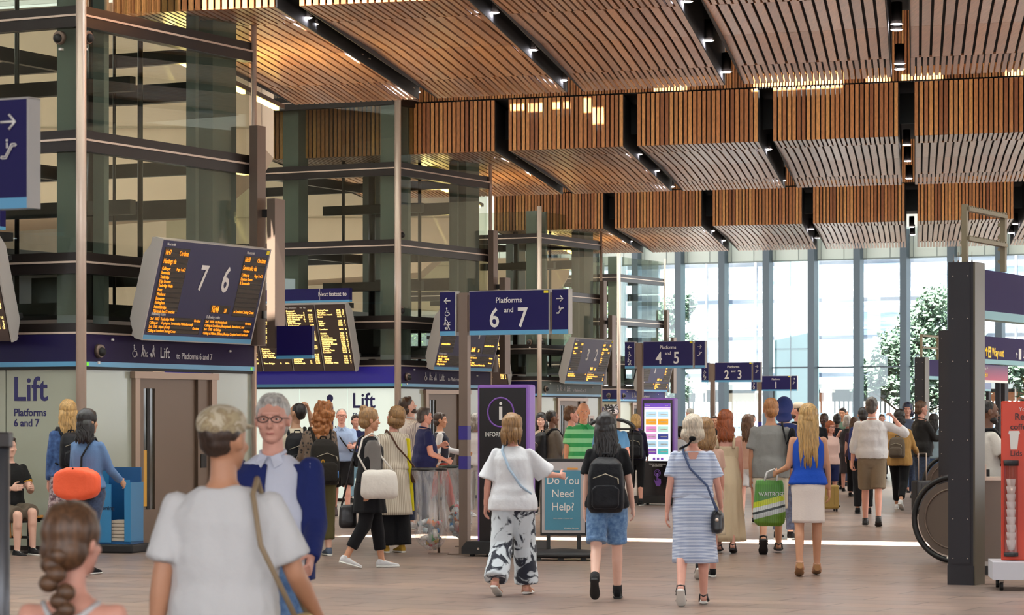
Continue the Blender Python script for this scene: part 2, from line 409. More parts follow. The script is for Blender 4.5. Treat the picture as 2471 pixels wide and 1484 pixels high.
# the eaves canopy seen at the foot of the end wall and the street beyond come next
# ---- street outside ----
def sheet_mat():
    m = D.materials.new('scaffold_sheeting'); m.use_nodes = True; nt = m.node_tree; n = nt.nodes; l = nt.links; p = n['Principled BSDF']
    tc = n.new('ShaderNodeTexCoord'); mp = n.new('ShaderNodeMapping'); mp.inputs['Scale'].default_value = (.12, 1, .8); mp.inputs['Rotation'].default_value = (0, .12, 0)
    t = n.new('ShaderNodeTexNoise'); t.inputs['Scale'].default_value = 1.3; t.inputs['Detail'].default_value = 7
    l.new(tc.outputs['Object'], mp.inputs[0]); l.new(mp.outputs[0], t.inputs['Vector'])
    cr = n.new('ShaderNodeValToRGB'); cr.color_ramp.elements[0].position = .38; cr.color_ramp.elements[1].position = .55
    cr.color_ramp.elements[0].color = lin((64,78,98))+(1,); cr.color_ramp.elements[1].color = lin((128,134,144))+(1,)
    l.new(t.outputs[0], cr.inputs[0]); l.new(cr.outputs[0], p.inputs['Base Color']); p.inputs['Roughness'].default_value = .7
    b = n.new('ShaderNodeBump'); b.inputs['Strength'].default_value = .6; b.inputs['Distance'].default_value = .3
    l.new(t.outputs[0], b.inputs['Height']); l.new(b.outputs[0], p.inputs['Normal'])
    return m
M_SHEET = sheet_mat()
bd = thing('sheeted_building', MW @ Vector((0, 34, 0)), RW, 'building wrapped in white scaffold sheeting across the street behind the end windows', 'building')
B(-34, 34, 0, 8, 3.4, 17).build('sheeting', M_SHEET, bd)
b = MB()
for k in range(23): b.cone((-33+k*2.9, -.25, 0), (-33+k*2.9, -.25, 17), .05, seg=8)
for z in (4.4, 6.4, 8.4, 10.4, 12.4): b.box(-34, 34, -.3, -.22, z, z+.07)
b.build('scaffold_poles', mat('scaffold_grey', (190,196,200), .4), bd)
b = MB(); b.box(-34, 34, .6, 8, 0, 3.4); b.build('ground_floor', mat('shop_grey', (30,30,30), .6, var=.3, vscale=.8), bd)
b = MB(); b.box(-34, 34, -1.6, .5, 3.15, 3.45); b.build('canopy', mat('canopy_grey', (70,72,74), .6), bd)
M_WPOST = mat('white_post', (235,238,235), .5)
for k in range(10):
    b = MB(); b.cone((-20+k*3.7, -1.4, 0), (-20+k*3.7, -1.4, 3.15), .22, .22, seg=12); b.box(-20.3+k*3.7, -19.7+k*3.7, -1.7, -1.1, 3.0, 3.2); b.build('column', M_WPOST, bd)
for k in range(9):
    B(-19.4+k*3.7, -16.8+k*3.7, .5, .6, .1, 3.0).build('shop_window', [mat('shop_dark', (58,62,66), .3), mat('shop_warm', (150,96,60), .4), mat('shop_light', (190,190,180), .4)][(k*2+1) % 3], bd)
# glass-clad pier standing outside
pr = thing('glass_clad_pier', MW @ Vector((3.2, 6.0, 0)), RW, 'tall pale glass clad pier outside the end windows behind the platform 1 sign', 'pier')
B(-.75, .85, 0, 1.2, 0, 12).build('cladding', mat('pale_blue_glass', (150,178,182), .25), pr)
b = MB(); b.box(-.02, .02, -.02, 0, 0, 12); b.box(-.75, .85, -.02, 0, 4.6, 4.64); b.box(-.75,.85,-.02,0,8.6,8.64); b.build('joint', M_MULL, pr)
# railings
fn = thing('street_railing', MW @ Vector((0, 30, 0)), RW, 'dark street railing with white picket tops outside the end windows', 'railing')
b = MB(); b.box(-14, 14, 0, .1, .1, 1.9); b.build('panel', mat('hoarding_blue', (56,70,84), .5), fn)
b = MB()
for k in range(112): b.box(-14+k*.25, -13.88+k*.25, -.05, .0, 1.2, 2.5)
b.build('pickets', M_WPOST, fn)
quad_plane('floor', [MW @ Vector(p) for p in ((-60,.3,-.02),(60,.3,-.02),(60,80,-.02),(-60,80,-.02))], mat('street_paving', (70,68,66), .7))
# trees: crown of individual leaf blades on branching trunk
M_LEAF = mat('tree_leaf', (84,106,84), .6, var=.2, vscale=.7); M_BARK = mat('bark', (92,78,64), .8)
def tree(name, loc, h, blobs, n, label, seed, lm=None, ls=.14):
    rnd = random.Random(seed)
    t = thing(name, loc, 0, label, 'tree', 'street trees')
    b = MB(); b.tube([(0,0,0),(.1,.05,h*.35),(-.05,.1,h*.7),(.05,0,h*.95)], [.16,.13,.08,.03], 10)
    for (bx, by_, bz, br) in blobs:
        b.tube([(0,.05,bz*.55),(bx*.5,by_*.5,bz*.8),(bx,by_,bz)], [.06,.04,.015], 6)
    b.build('trunk', M_BARK, t)
    b = MB()
    for i in range(n):
        bx, by_, bz, br = rnd.choices(blobs, weights=[q[3]**2 for q in blobs])[0]
        dv = Vector((rnd.gauss(0,1), rnd.gauss(0,1), rnd.gauss(0,1))).normalized()*(br*rnd.random()**.45)
        p = Vector((bx, by_, bz))+dv; s_ = ls*rnd.uniform(.6, 1.3)
        a = Vector((rnd.gauss(0,1), rnd.gauss(0,1), rnd.gauss(0,.6))).normalized(); c = a.orthogonal().normalized()*.5
        b.bm.faces.new([b.bm.verts.new(p+q*s_) for q in (-a, c, a, -c)])
    b.build('foliage', lm or M_LEAF, t)
tree('street_tree', MW @ Vector((7.4, 9, 0)), 7.6, [(0,0,3.2,1.2),(1.2,0,4.2,1.3),(-.6,0,4.6,1.0),(.8,.3,5.6,1.2),(1.3,0,6.6,.9),(-1.2,.2,3.6,.9),(1.6,0,2.8,1.1),(-1.9,0,3.0,.5),(2.4,0,4.8,1.2),(2.6,0,2.6,1.0)], 9000, 'leafy green tree outside the right part of the end windows', 3)
tree('street_tree', MW @ Vector((13.2, 10, 0)), 6, [(0,0,3.0,1.2),(.8,0,4.0,1.2),(-1,0,3.8,1.0)], 3500, 'leafy green tree outside beyond the way out sign', 5)
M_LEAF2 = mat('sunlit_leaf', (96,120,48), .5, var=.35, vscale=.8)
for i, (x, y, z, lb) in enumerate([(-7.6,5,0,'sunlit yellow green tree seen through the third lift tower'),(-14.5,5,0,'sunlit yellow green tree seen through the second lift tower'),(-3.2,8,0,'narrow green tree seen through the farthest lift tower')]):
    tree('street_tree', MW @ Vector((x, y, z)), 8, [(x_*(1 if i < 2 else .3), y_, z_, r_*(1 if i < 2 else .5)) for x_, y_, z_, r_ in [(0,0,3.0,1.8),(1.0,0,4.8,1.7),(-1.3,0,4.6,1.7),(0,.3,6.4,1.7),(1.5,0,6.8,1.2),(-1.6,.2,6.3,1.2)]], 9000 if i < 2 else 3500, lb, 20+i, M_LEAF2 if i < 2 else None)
# ================= LIFT TOWERS =================
# local frame: x to the right along the hall face (DB), y away from the viewer (DA); corner at the origin
ZL = [6.29, 4.835, 3.40, 2.57]
LX, LY = 5.2, 3.7
M_TXTD = mat('navy_lettering', (34,32,92), .4)
M_TXTL = mat('grey_white_lettering', (206,200,200), .5)
M_STOPP = mat('smoked_machine_dark', (34,30,28), .3)
M_YEL = mat('yellow_label', (238,214,40), .5); M_YELH = mat('yellow_handrail', (220,160,20), .4)
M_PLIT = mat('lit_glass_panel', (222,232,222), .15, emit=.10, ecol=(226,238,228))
M_DOOR = mat('bronze_lift_door', (104,84,68), .38, metal=.4)
M_DOORD = mat('bronze_frame', (150,126,108), .35, metal=.5)
def icon_wheelchair(b, s, M):
    b.ball((0,0,1.0*s), .1*s, (1,.2,1), 10, 6, ) if False else None
def ring_pts(cx, cz, r, a0, a1, n=10): return [(cx+r*math.cos(a0+(a1-a0)*i/n), 0, cz+r*math.sin(a0+(a1-a0)*i/n)) for i in range(n+1)]
def icons(kind, s, M, m, parent, name='pictogram'):
    """flat pictograms drawn in the local xz plane, scale s = height"""
    b = MB(); q = lambda pts: [M @ Vector((x*s, 0, z*s)) for x, z in pts]; r = .045*s
    def disc(x, z, rad): b.cone(M @ Vector((x*s, -.002, z*s)), M @ Vector((x*s, .002, z*s)), rad*s, seg=12)
    def ln(pts, w=1): b.tube(q(pts), r*w, 6)
    if kind == 'wheelchair':
        disc(.38, .92, .085); ln([(.38,.8),(.42,.45),(.68,.45),(.8,.12)]); ln([(.4,.62),(.62,.62)], .8)
        ln([(x, z) for x, _, z in ring_pts(.42, .27, .27, math.radians(120), math.radians(375), 14)], .8)
    elif kind == 'buggy':
        disc(.3, .93, .085); ln([(.3,.82),(.28,.5)], 1.6); ln([(.28,.5),(.12,.05)], 1.2); ln([(.28,.5),(.42,.05)], 1.2); ln([(.3,.72),(.58,.55)])
        ln([(.52,.6),(.7,.2),(.95,.42)], 1); disc(.62,.1,.07); disc(.9,.1,.07)
    elif kind == 'case':
        disc(.55, .93, .085); ln([(.55,.82),(.55,.5)], 1.7); ln([(.55,.5),(.38,.05)], 1.2); ln([(.55,.5),(.74,.05)], 1.2); ln([(.55,.74),(.36,.45)]); ln([(.36,.45),(.2,.3)], .6)
        ln([(.1,.32),(.26,.06)], 2.6)
    elif kind == 'escalator':
        ln([(.05,.12),(.3,.12),(.72,.78),(.95,.78)], 1); ln([(.08,.0),(.36,.0),(.78,.66),(.98,.66)], 1); disc(.42,.98,.07); ln([(.42,.86),(.42,.55)], 1.2); ln([(.05,.12),(.0,.05),(.08,.0)], 1); ln([(.95,.78),(1.03,.72),(.98,.66)], 1)
    elif kind == 'left': ln([(1,.5),(.05,.5)], 1.6); ln([(.45,.9),(.05,.5),(.45,.1)], 1.6)
    elif kind == 'right': ln([(0,.5),(.95,.5)], 1.6); ln([(.55,.9),(.95,.5),(.55,.1)], 1.6)
    elif kind == 'up': ln([(.5,0),(.5,.95)], 1.6); ln([(.1,.55),(.5,.95),(.9,.55)], 1.6)
    o = b.build(name, m, parent); return o
MR = lambda x, y, z: Matrix.Translation(Vector((x, y, z))) @ Matrix.Rotation(PI/2, 4, 'Z')
MF = lambda x, y, z: Matrix.Translation(Vector((x, y, z)))

def make_tower(k, X, d, nums, label, panel_m, fascia_m, left_panel_m, top_z):
    t = thing('lift_tower', (X, d, 0), -TH, label, 'lift tower', 'glass lift towers')
    MB().cone((.06,-.06,0), (.06,-.06,top_z+.6), .062, seg=20).build('corner_pole', M_ALU, t)
    MB().cone((.04,LY+.02,0), (.04,LY+.02,top_z+.6), .035, seg=14).build('far_pole', M_ALU, t)
    levels = ZL+([7.62] if top_z > 7 else [])
    for z in levels:
        b = MB(); b.box(-LX, .0, -.04, .10, z-.135, z-.015); b.box(-.10, .04, 0, LY, z-.135, z-.015)
        b.box(-LX, .0, -.02, .10, z+.015, z+.115); b.box(-.10, .02, 0, LY, z+.015, z+.115)
        b.build('transom', M_DARK, t)
        b = MB(); b.box(-LX, 0, -.055, .0, z-.012, z+.012); b.box(0, .055, 0, LY, z-.012, z+.012); b.build('bright_trim', M_ALU, t)
        b = MB(); b.box(-LX, 0, LY-.1, LY, z-.1, z+.08); b.box(-3.0, -2.9, 0, LY, z-.1, z+.08); b.build('rear_beam', M_DARK, t)
    zs = [2.68]+sorted(levels)[1:]+[top_z+.6]
    for i, (z0, z1) in enumerate(zip(zs, zs[1:])):
        b = MB()
        B(-LX, -.02, .0, .015, z0+.1, z1-.12).build('glass_pane', M_GLASS, t)
        b = B(-.015, .0, .02, LY-.03, z0+.1, z1-.12).build('glass_pane', M_GLASS, t)
    # steel frame inside
    for (x0, x1, y0, y1) in ((-.42,-.12,.12,.26),(-.26,-.10,.62,.72),(-.22,-.08,2.55,2.62),(-.5,-.12,3.0,3.55),(-2.6,-2.25,.15,.5),(-2.6,-2.2,3.2,3.6),(-4.2,-4.0,.2,.4)):
        B(x0, x1, y0, y1, 0 if False else 2.68, top_z+.5).build('frame_column', M_STEELG, t)
    # guide rails, piston and car gear
    for i, (x, y, r) in enumerate(((-1.15,1.9,.10),(-1.75,2.1,.07),(-.95,2.6,.035),(-1.35,2.6,.02),(-2.05,1.5,.03),(-.75,1.6,.02))):
        MB().cone((x,y,2.7), (x,y,top_z+.3), r, seg=10).build('guide_rail', M_STOPP, t)
    for z in (5.75, 4.25):
        b = MB(); b.box(-2.4, -.15, 3.1, 3.25, z-.12, z+.12); b.box(-2.4, -.2, 1.3, 1.42, z-.2, z-.02); b.build('cross_beam', M_DARK, t)
    b = MB(); b.box(-2.3, -.35, .5, 3.0, 2.75, 2.95); b.box(-2.3, -2.2, .5, 3.0, 2.95, 3.7); b.box(-.7,-.62,.9,1.1,2.9,3.6); b.box(-1.6,-1.2,1.2,1.8,2.9,3.3); b.build('lift_machinery', M_STOPP, t)
    if k in (0, 1): B(-.4, -.35, 1.9, 2.3, 6.35, 6.5).build('yellow_plate', M_YEL, t)
    # signage fascia
    B(-LX, .06, -.06, 0, 2.234, 2.552).build('fascia', fascia_m[0], t)
    B(.0, .06, .0, LY, 2.234, 2.552).build('fascia', fascia_m[1], t)
    b = MB(); b.box(-LX, .065, -.065, 0, 2.176, 2.234); b.box(0, .065, 0, LY, 2.176, 2.234); b.build('blue_stripe', M_STRIPE, t)
    b = MB(); b.box(-LX, .045, -.045, .02, 2.14, 2.176); b.box(0, .045, 0, LY, 2.14, 2.176); b.box(-LX, .03, .02, .1, 2.55, 2.68); b.box(-.08, .0, .1, LY, 2.55, 2.68); b.build('shadow_gap', M_BLACK, t)
    # glass cladding below
    for j in range(5):
        B(-1.065*(j+1)+.008, -1.065*j-.008, -.01, .02, .06, 2.14).build('clad_panel', left_panel_m, t)
    B(-.02, .01, .0, 1.03, .06, 2.14).build('clad_panel', panel_m, t)
    B(-.02, .01, 2.81, LY, .06, 2.14).build('clad_panel', panel_m, t)
    b = MB(); b.box(-LX, .02, -.02, .03, 0, .06); b.box(-.02, .02, 0, LY, 0, .06); b.build('skirting', M_DARK, t)
    B(-LX, -.05, .06, LY-.05, .05, 2.13).build('core', M_BLACK, t)
    # lift door
    dr = MB(); dr.box(-.02, .07, 1.03, 1.13, 0, 2.12); dr.box(-.02, .07, 2.70, 2.81, 0, 2.12); dr.box(-.02, .085, 1.0, 2.84, 2.05, 2.13)
    dr = dr.build('door_frame', M_DOORD, t)
    b = MB(); b.box(-.03, .0, 1.13, 1.30, 0, 2.05); b.box(-.03, 0, 1.54, 1.88, 0, 2.05); b.box(-.03,0,1.30,1.54,1.93,2.05); b.box(-.03,0,1.30,1.54,0,.46)
    b.box(-.035,-.005,1.885,2.44,0,2.05); b.box(-.02,.03,2.44,2.70,0,2.05); ld = b.build('lift_door', M_DOOR, t)
    B(-.028,-.02,1.30,1.54,.46,1.93).build('vision_panel', mat('door_glass', (74,72,62), .1), ld)
    B(-.019,-.012,1.39,1.45,.46,1.93).build('glazing_bar', M_BLACK, ld)
    B(-.018,-.008,1.31,1.38,.5,1.18).build('yellow_handrail', M_YELH, ld)
    b = MB(); b.box(.03,.04,2.5,2.62,.95,1.12); b.build('key_box', M_BLACK, ld)
    cp = B(.01, .03, 2.98, 3.32, .85, 1.66).build('call_panel', M_DOORD, t)
    B(.03, .035, 3.08, 3.24, 1.45, 1.58).build('display', M_BLACK, cp)
    MB().cone((.03,3.15,1.2),(.036,3.15,1.2),.02,seg=10).build('call_button', mat('red_led',(255,60,20),.5,emit=.8), cp)
    # lettering
    if left_panel_m is not None:
        text('Lift', (-.965, -.012, 1.78), .40, M_TXTD, t, bold=.006, sx=.98)
        text('Platforms\n'+nums if 'and' in nums else 'Platform\n'+nums, (-.95, -.012, 1.596), .124, M_TXTD, t, bold=.002, sx=1.0)
    for kk, (y0, nm) in enumerate(((.95,'wheelchair'),(1.14,'buggy'),(1.33,'case'))):
        icons(nm, .15, MR(.066, y0, 2.305), M_TXTL, t)
    text('Lift', (.064, 1.555, 2.305), .185, M_TXTL, t, facing='right', sx=.88, bold=.001)
    text(('to Platforms ' if 'and' in nums else 'to Platform ')+nums, (.064, 1.91, 2.302), .105, M_TXTL, t, facing='right', sx=.92, bold=.0008)
    # little fixings and green labels on the stripe
    for y_, z_ in ((.55,2.50),(3.1,2.42)): MB().cone((.06,y_,z_),(.09,y_,z_),.014,seg=8).build('fixing', M_WHITE, t)
    for y_ in (.04,3.6): B(.065,.068,y_,y_+.04,2.185,2.225).build('green_label', mat('green_label',(120,220,40),.5,emit=.1), t)
    # cameras
    cams = [('right', .28, 2.36)] + {0: [('right',.12,6.04),('left',-.28,6.04)], 1: [('right',.12,5.04),('right',.12,3.61)], 2: [('right',.12,3.57),('left',-.25,3.57)], 3: [('right',.12,3.63),('left',-.3,3.63),('left',-.3,2.36)]}[k]
    for side, a, z in cams:
        n_ = Vector((1,0,0)) if side == 'right' else Vector((0,-1,0))
        p = Vector((.06 if z < 2.6 else 0, a, z)) if side == 'right' else Vector((a, -.06 if z < 2.6 else 0, z))
        h = MB().cone(p, p+n_*.05, .085, .075, seg=18).build('camera', M_BROWN, t)
        MB().ball(p+n_*.05+Vector((0,0,-.01)), .055, seg=14, rings=8).build('dome', M_BLACK, h)
        MB().box(p.x-.005+n_.x*.01, p.x+.005+n_.x*.01+(.03 if side=='left' else 0), p.y-.02+n_.y*.01, p.y+.02, z-.15, z-.12).build('tag', M_WHITE, h)
    # vertical housings at the far edge
    B(.08, .20, 3.55, 3.75, 2.50, 5.32).build('vertical_housing', M_BROWN, t)
    B(.30, .42, 3.62, 3.86, 2.46, 4.38).build('vertical_housing', M_BROWN, t)
    for z in (2.9, 3.6, 4.2): B(.18,.32,3.66,3.74,z-.05,z+.05).build('bracket', M_BLACK, t)
    return t

PLIT1 = mat('panel_grey_green', (172,176,160), .12)
PLIT3 = mat('panel_warm_grey', (176,174,152), .15)
FN1 = mat('fascia_navy', (24,18,64), .45, spec=.25); FN2 = mat('fascia_plum_navy', (38,26,62), .55, spec=.15)
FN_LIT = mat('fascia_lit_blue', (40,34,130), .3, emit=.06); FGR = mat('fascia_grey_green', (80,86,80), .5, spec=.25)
TW = [(0, 33.0, GX(193,33), '6 and 7', 'nearest glass lift tower at the left, with big Lift lettering beside its bronze door', PLIT1, (FN1, FN2), PLIT1, 7.6),
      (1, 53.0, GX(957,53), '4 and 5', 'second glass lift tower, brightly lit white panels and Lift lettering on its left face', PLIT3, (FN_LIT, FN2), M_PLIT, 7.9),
      (2, 73.3, GX(1299,73.3), '2 and 3', 'third glass lift tower behind the information totem, with a grey green fascia', PLIT3, (FN1, FGR), PLIT3, 6.5),
      (3, 93.7, GX(1491,93.7), '1', 'farthest glass lift tower beside the end windows', PLIT3, (FN1, mat('fascia_blue_far',(50,48,104),.5, spec=.2)), PLIT3, 6.5)]
towers = []
for (k, d, X, nums, lab, pm, fm, lpm, tz) in TW: towers.append(make_tower(k, X, d, nums, lab, pm, fm, lpm, tz))
# information symbol on the second tower
t = towers[1]
b = MB(); b.cone((-1.45,-.012,1.96),(-1.45,-.016,1.96),.072,seg=22)
b.prism([(-1.53,1.79),(-1.50,1.845),(-1.44,1.865),(-1.385,1.83),(-1.375,1.78),(-1.375,1.2),(-1.47,1.2),(-1.47,1.72),(-1.56,1.72)], -.016, -.012, axis='y')
b.build('information_symbol', M_TXTD, t)
B(-3.3,-3.25,-.03,-.012,0,2.14) .build('panel_trim', M_ALU, t)

# ---------- departure boards ----------
M_BFACE = mat('board_navy', (26,28,72), .3); M_BCASE = mat('board_grey_case', (172,166,160), .4); M_SCR = mat('led_screen', (30,22,16), .22)
def frame_M(o, u, v):
    u = Vector(u).normalized(); v = Vector(v).normalized(); n = u.cross(v)
    return Matrix(((u.x,v.x,n.x,o[0]),(u.y,v.y,n.y,o[1]),(u.z,v.z,n.z,o[2]),(0,0,0,1)))
def led_text(body, x, y, s, M, par, m=M_AMBER, sx=.8, al='LEFT', bold=.0):
    cu_M = M @ Matrix.Translation(Vector((x, y, .006)))
    return text(body, (0,0,0), s, m, par, facing='flat', sx=sx, M=cu_M, align=al, name='led_text', bold=bold, ext=.001)
def platform_board(k, X, d, na, nb_, lab, rows):
    t = thing('departure_board', (X, d, 0), -TH, lab, 'departure board', 'leaning platform departure boards')
    W, H = 2.36, 1.205
    M = frame_M((.45,.62,2.505), (0,1,0), (.30,0,1.165))
    b = MB(); b.box(0, W, 0, H, -.03, 0, M=M); b.build('face', M_BFACE, t)
    b = MB(); b.prism([(-.03,-.02),(-.03,H+.02),(-.13,H-.04),(-.24,H-.25),(-.24,.16),(-.12,-.02)], -.012, 0, axis='y', M=M @ Matrix(((0,1,0,0),(0,0,1,0),(1,0,0,0),(0,0,0,1)))) if False else None
    prof = [(.004,-.012),(.004,H+.012),(-.10,H+.0),(-.22,H-.22),(-.22,.20),(-.10,-.012)]     # (depth n, height v)
    T = Matrix(((0,1,0,0),(0,0,1,0),(1,0,0,0),(0,0,0,1)))      # prism axis y -> board u
    b.prism(prof, -.02, .0, axis='y', M=M @ Matrix(((0,1,0,0),(0,0,1,0),(1,0,0,0),(0,0,0,1))))
    b.prism(prof, W, W+.02, axis='y', M=M @ Matrix(((0,1,0,0),(0,0,1,0),(1,0,0,0),(0,0,0,1))))
    b.box(0, W, H, H+.012, -.12, .004, M=M); b.box(0, W, 0, H, -.16, -.03, M=M); b.box(0,W,-.012,0,-.1,.004,M=M)
    b.build('case', M_BCASE, t)
    b = MB(); b.box(0, W, 0, .055, 0, .006, M=M); b.build('blue_stripe', M_STRIPE, t)
    b = MB(); b.box(W-.07, W-.01, H-.06, H-.01, 0, .005, M=M); b.build('asset_label', M_YEL, t)
    for xx in (.4,1.8): B(xx,xx+.1,.3,.9,-.45,-.16,M=M).build('bracket', M_BLACK, t)
    scr = MB()
    for (x0,x1,y0,y1) in ((.03,.255,.28,.93),(.765,.985,.28,.92),(.02,.49,.07,.235),(.52,.975,.07,.235),(.55,.735,.30,.385)): scr.box(x0*W,x1*W,y0*H,y1*H,0,.002,M=M)
    scr = scr.build('led_screen', M_SCR, t)
    b = MB()
    for (x0,x1,y0,y1,n) in ((.03,.255,.28,.93,13),(.765,.985,.28,.92,13),(.02,.49,.07,.235,4),(.52,.975,.07,.235,4)):
        hh = (y1-y0)*H/n
        for i in range(n): b.box(x0*W+.01,x1*W-.01,y0*H+i*hh+.012,y0*H+(i+1)*hh-.008,.002,.003,M=M)
    b.build('led_rows', M_LEDOFF, scr)
    am = M_AMBER if k == 0 else M_AMBERW
    L, R, FL, FR_, clock = rows
    def col(x0, lines, x1):
        y = .93*H-.085
        for i, ln in enumerate(lines):
            s = .085 if i < 2 else .052
            a, *r = ln.split('|')
            led_text(a, x0*W+.02, y, s, M, scr, am, sx=.66 if i < 2 else .85, bold=.0008)
            if r: led_text(r[0], x1*W-.02, y, s, M, scr, am, sx=.66 if i < 2 else .8, al='RIGHT', bold=.0008)
            y -= .105 if i < 1 else (.080 if i == 1 else .0520)
    col(.03, L, .255); col(.765, R, .985)
    for (x0, x1, ls) in ((.02,.49,FL),(.52,.975,FR_)):
        for i, ln in enumerate(ls):
            a, *r = ln.split('|'); y = .235*H-.042-i*.0485
            led_text(a, x0*W+.02, y, .046, M, scr, am, sx=.95, bold=.0006)
            if r: led_text(r[0], x1*W-.02, y, .046, M, scr, am, sx=.9, al='RIGHT', bold=.0006)
    led_text(clock[0], .56*W, .313*H, .115, M, scr, am, sx=.62, bold=.003); led_text(clock[1], .68*W, .313*H, .075, M, scr, am, sx=.7, bold=.002)
    wt = lambda s_, x, y, z: text(s_, (0,0,0), z, M_WHITE, t, facing='flat', M=M @ Matrix.Translation(Vector((x, y, .004))), sx=.85)
    wt('Next train', .04*W, .95*H, .05, ); wt('Next train', .78*W, .94*H, .05)
    wt('Following trains', .03*W, .245*H, .055); wt('Following trains', .53*W, .245*H, .055)
    text(na, (0,0,0), .44, M_WHITE, t, facing='flat', M=M @ Matrix.Translation(Vector((.385*W, .53*H, .004))), sx=.78, name='platform_number', bold=.007)
    text(nb_, (0,0,0), .44, M_WHITE, t, facing='flat', M=M @ Matrix.Translation(Vector((.60*W, .53*H, .004))), sx=.78, name='platform_number', bold=.007)
    return t
R1 = (['16:47|On time','Hastings via','Calling at:|Page 1 of 2','Sevenoaks','Tonbridge','High Brooms','Tunbridge Wells','Frant','Wadhurst','Stonegate','Etchingham','Robertsbridge','This train has 12 coaches'],
      ['16:50|On time','Sevenoaks via','Calling at:|Page 2 of 2','Dunton Green','& Sevenoaks','','','','','','','at London Charing Cross'],
      ['2nd  16:53  Tunbridge Wells|On time','Calling at:      Orpington, Sevenoaks, Hildenborough','3rd  17:02  Hayes (Kent)|On time','Calling at London Charing Cross'],
      ['2nd  16:58  via Bexleyheath|On time','Calling at Lewisham, Bexleyheath, Barnehurst, and','3rd  17:05  via Sidcup|On time','Calling at Hither, Eltham, Bexley, Crayford and Dartford'], ('16:44','34'))
R2 = (['16:49|On time','Ashford Int','Calling at:|Page 1 of 1','','','','','','','arrives at platform'],
      ['16:52|On time','Cannon Street','Calling at:|Page 1 of 1','','','','','','','reserved for the doors'],
      ['2nd  16:56  Ashford|On','Calling at:        Tonbridge','3rd  17:10  Dartford|On','Calling at London'],
      ['2nd  16:58  Dartford|On time','Calling at','3rd  17:04  Sidcup|On time','Calling at Charing Cross and Waterloo East'], ('16:44','34'))
R3 = (['16:45|16:46','Dartford','Plat|Cars','Woolwich','','','','','','','','1a'],
      ['16:45|Exp','Charing Cross','Calling|Page 1','Water','&','Lewis','Hither','Grove','Elt'],
      ['2nd  16:52  Dartford|10','Calling at Greenwich only','',''],
      ['2nd  16:56  Cannon St|On','Calling at Bexley and Charing Cross','3rd  Charing Cross|On','Calling|On'], ('16:44','34'))
R4 = (['16:48|Exp','Cannon St'], ['16:45|Exp','Deptford','Calling','Water','&','Lewis','Hither','Grove'], ['2nd 16:52|On','Calling'], ['2nd  16:56  Cannon St|On','Deptford','3rd  Greenwich|On','Calling'], ('16:44','34'))
DBL = [('7','6','large leaning departure board numbered 7 and 6 on the nearest lift tower', R1), ('5','4','leaning departure board half hidden behind the platforms 6 and 7 sign', R2),
       ('3','2','leaning departure board numbered 3 and 2 on the third lift tower', R3), ('1','','small leaning departure board behind the post of the platforms 4 and 5 sign', R4)]
for (k, d, X, *_), (na, nb_, lab, rows) in zip(TW, DBL): platform_board(k, X, d, na, nb_, lab, rows)

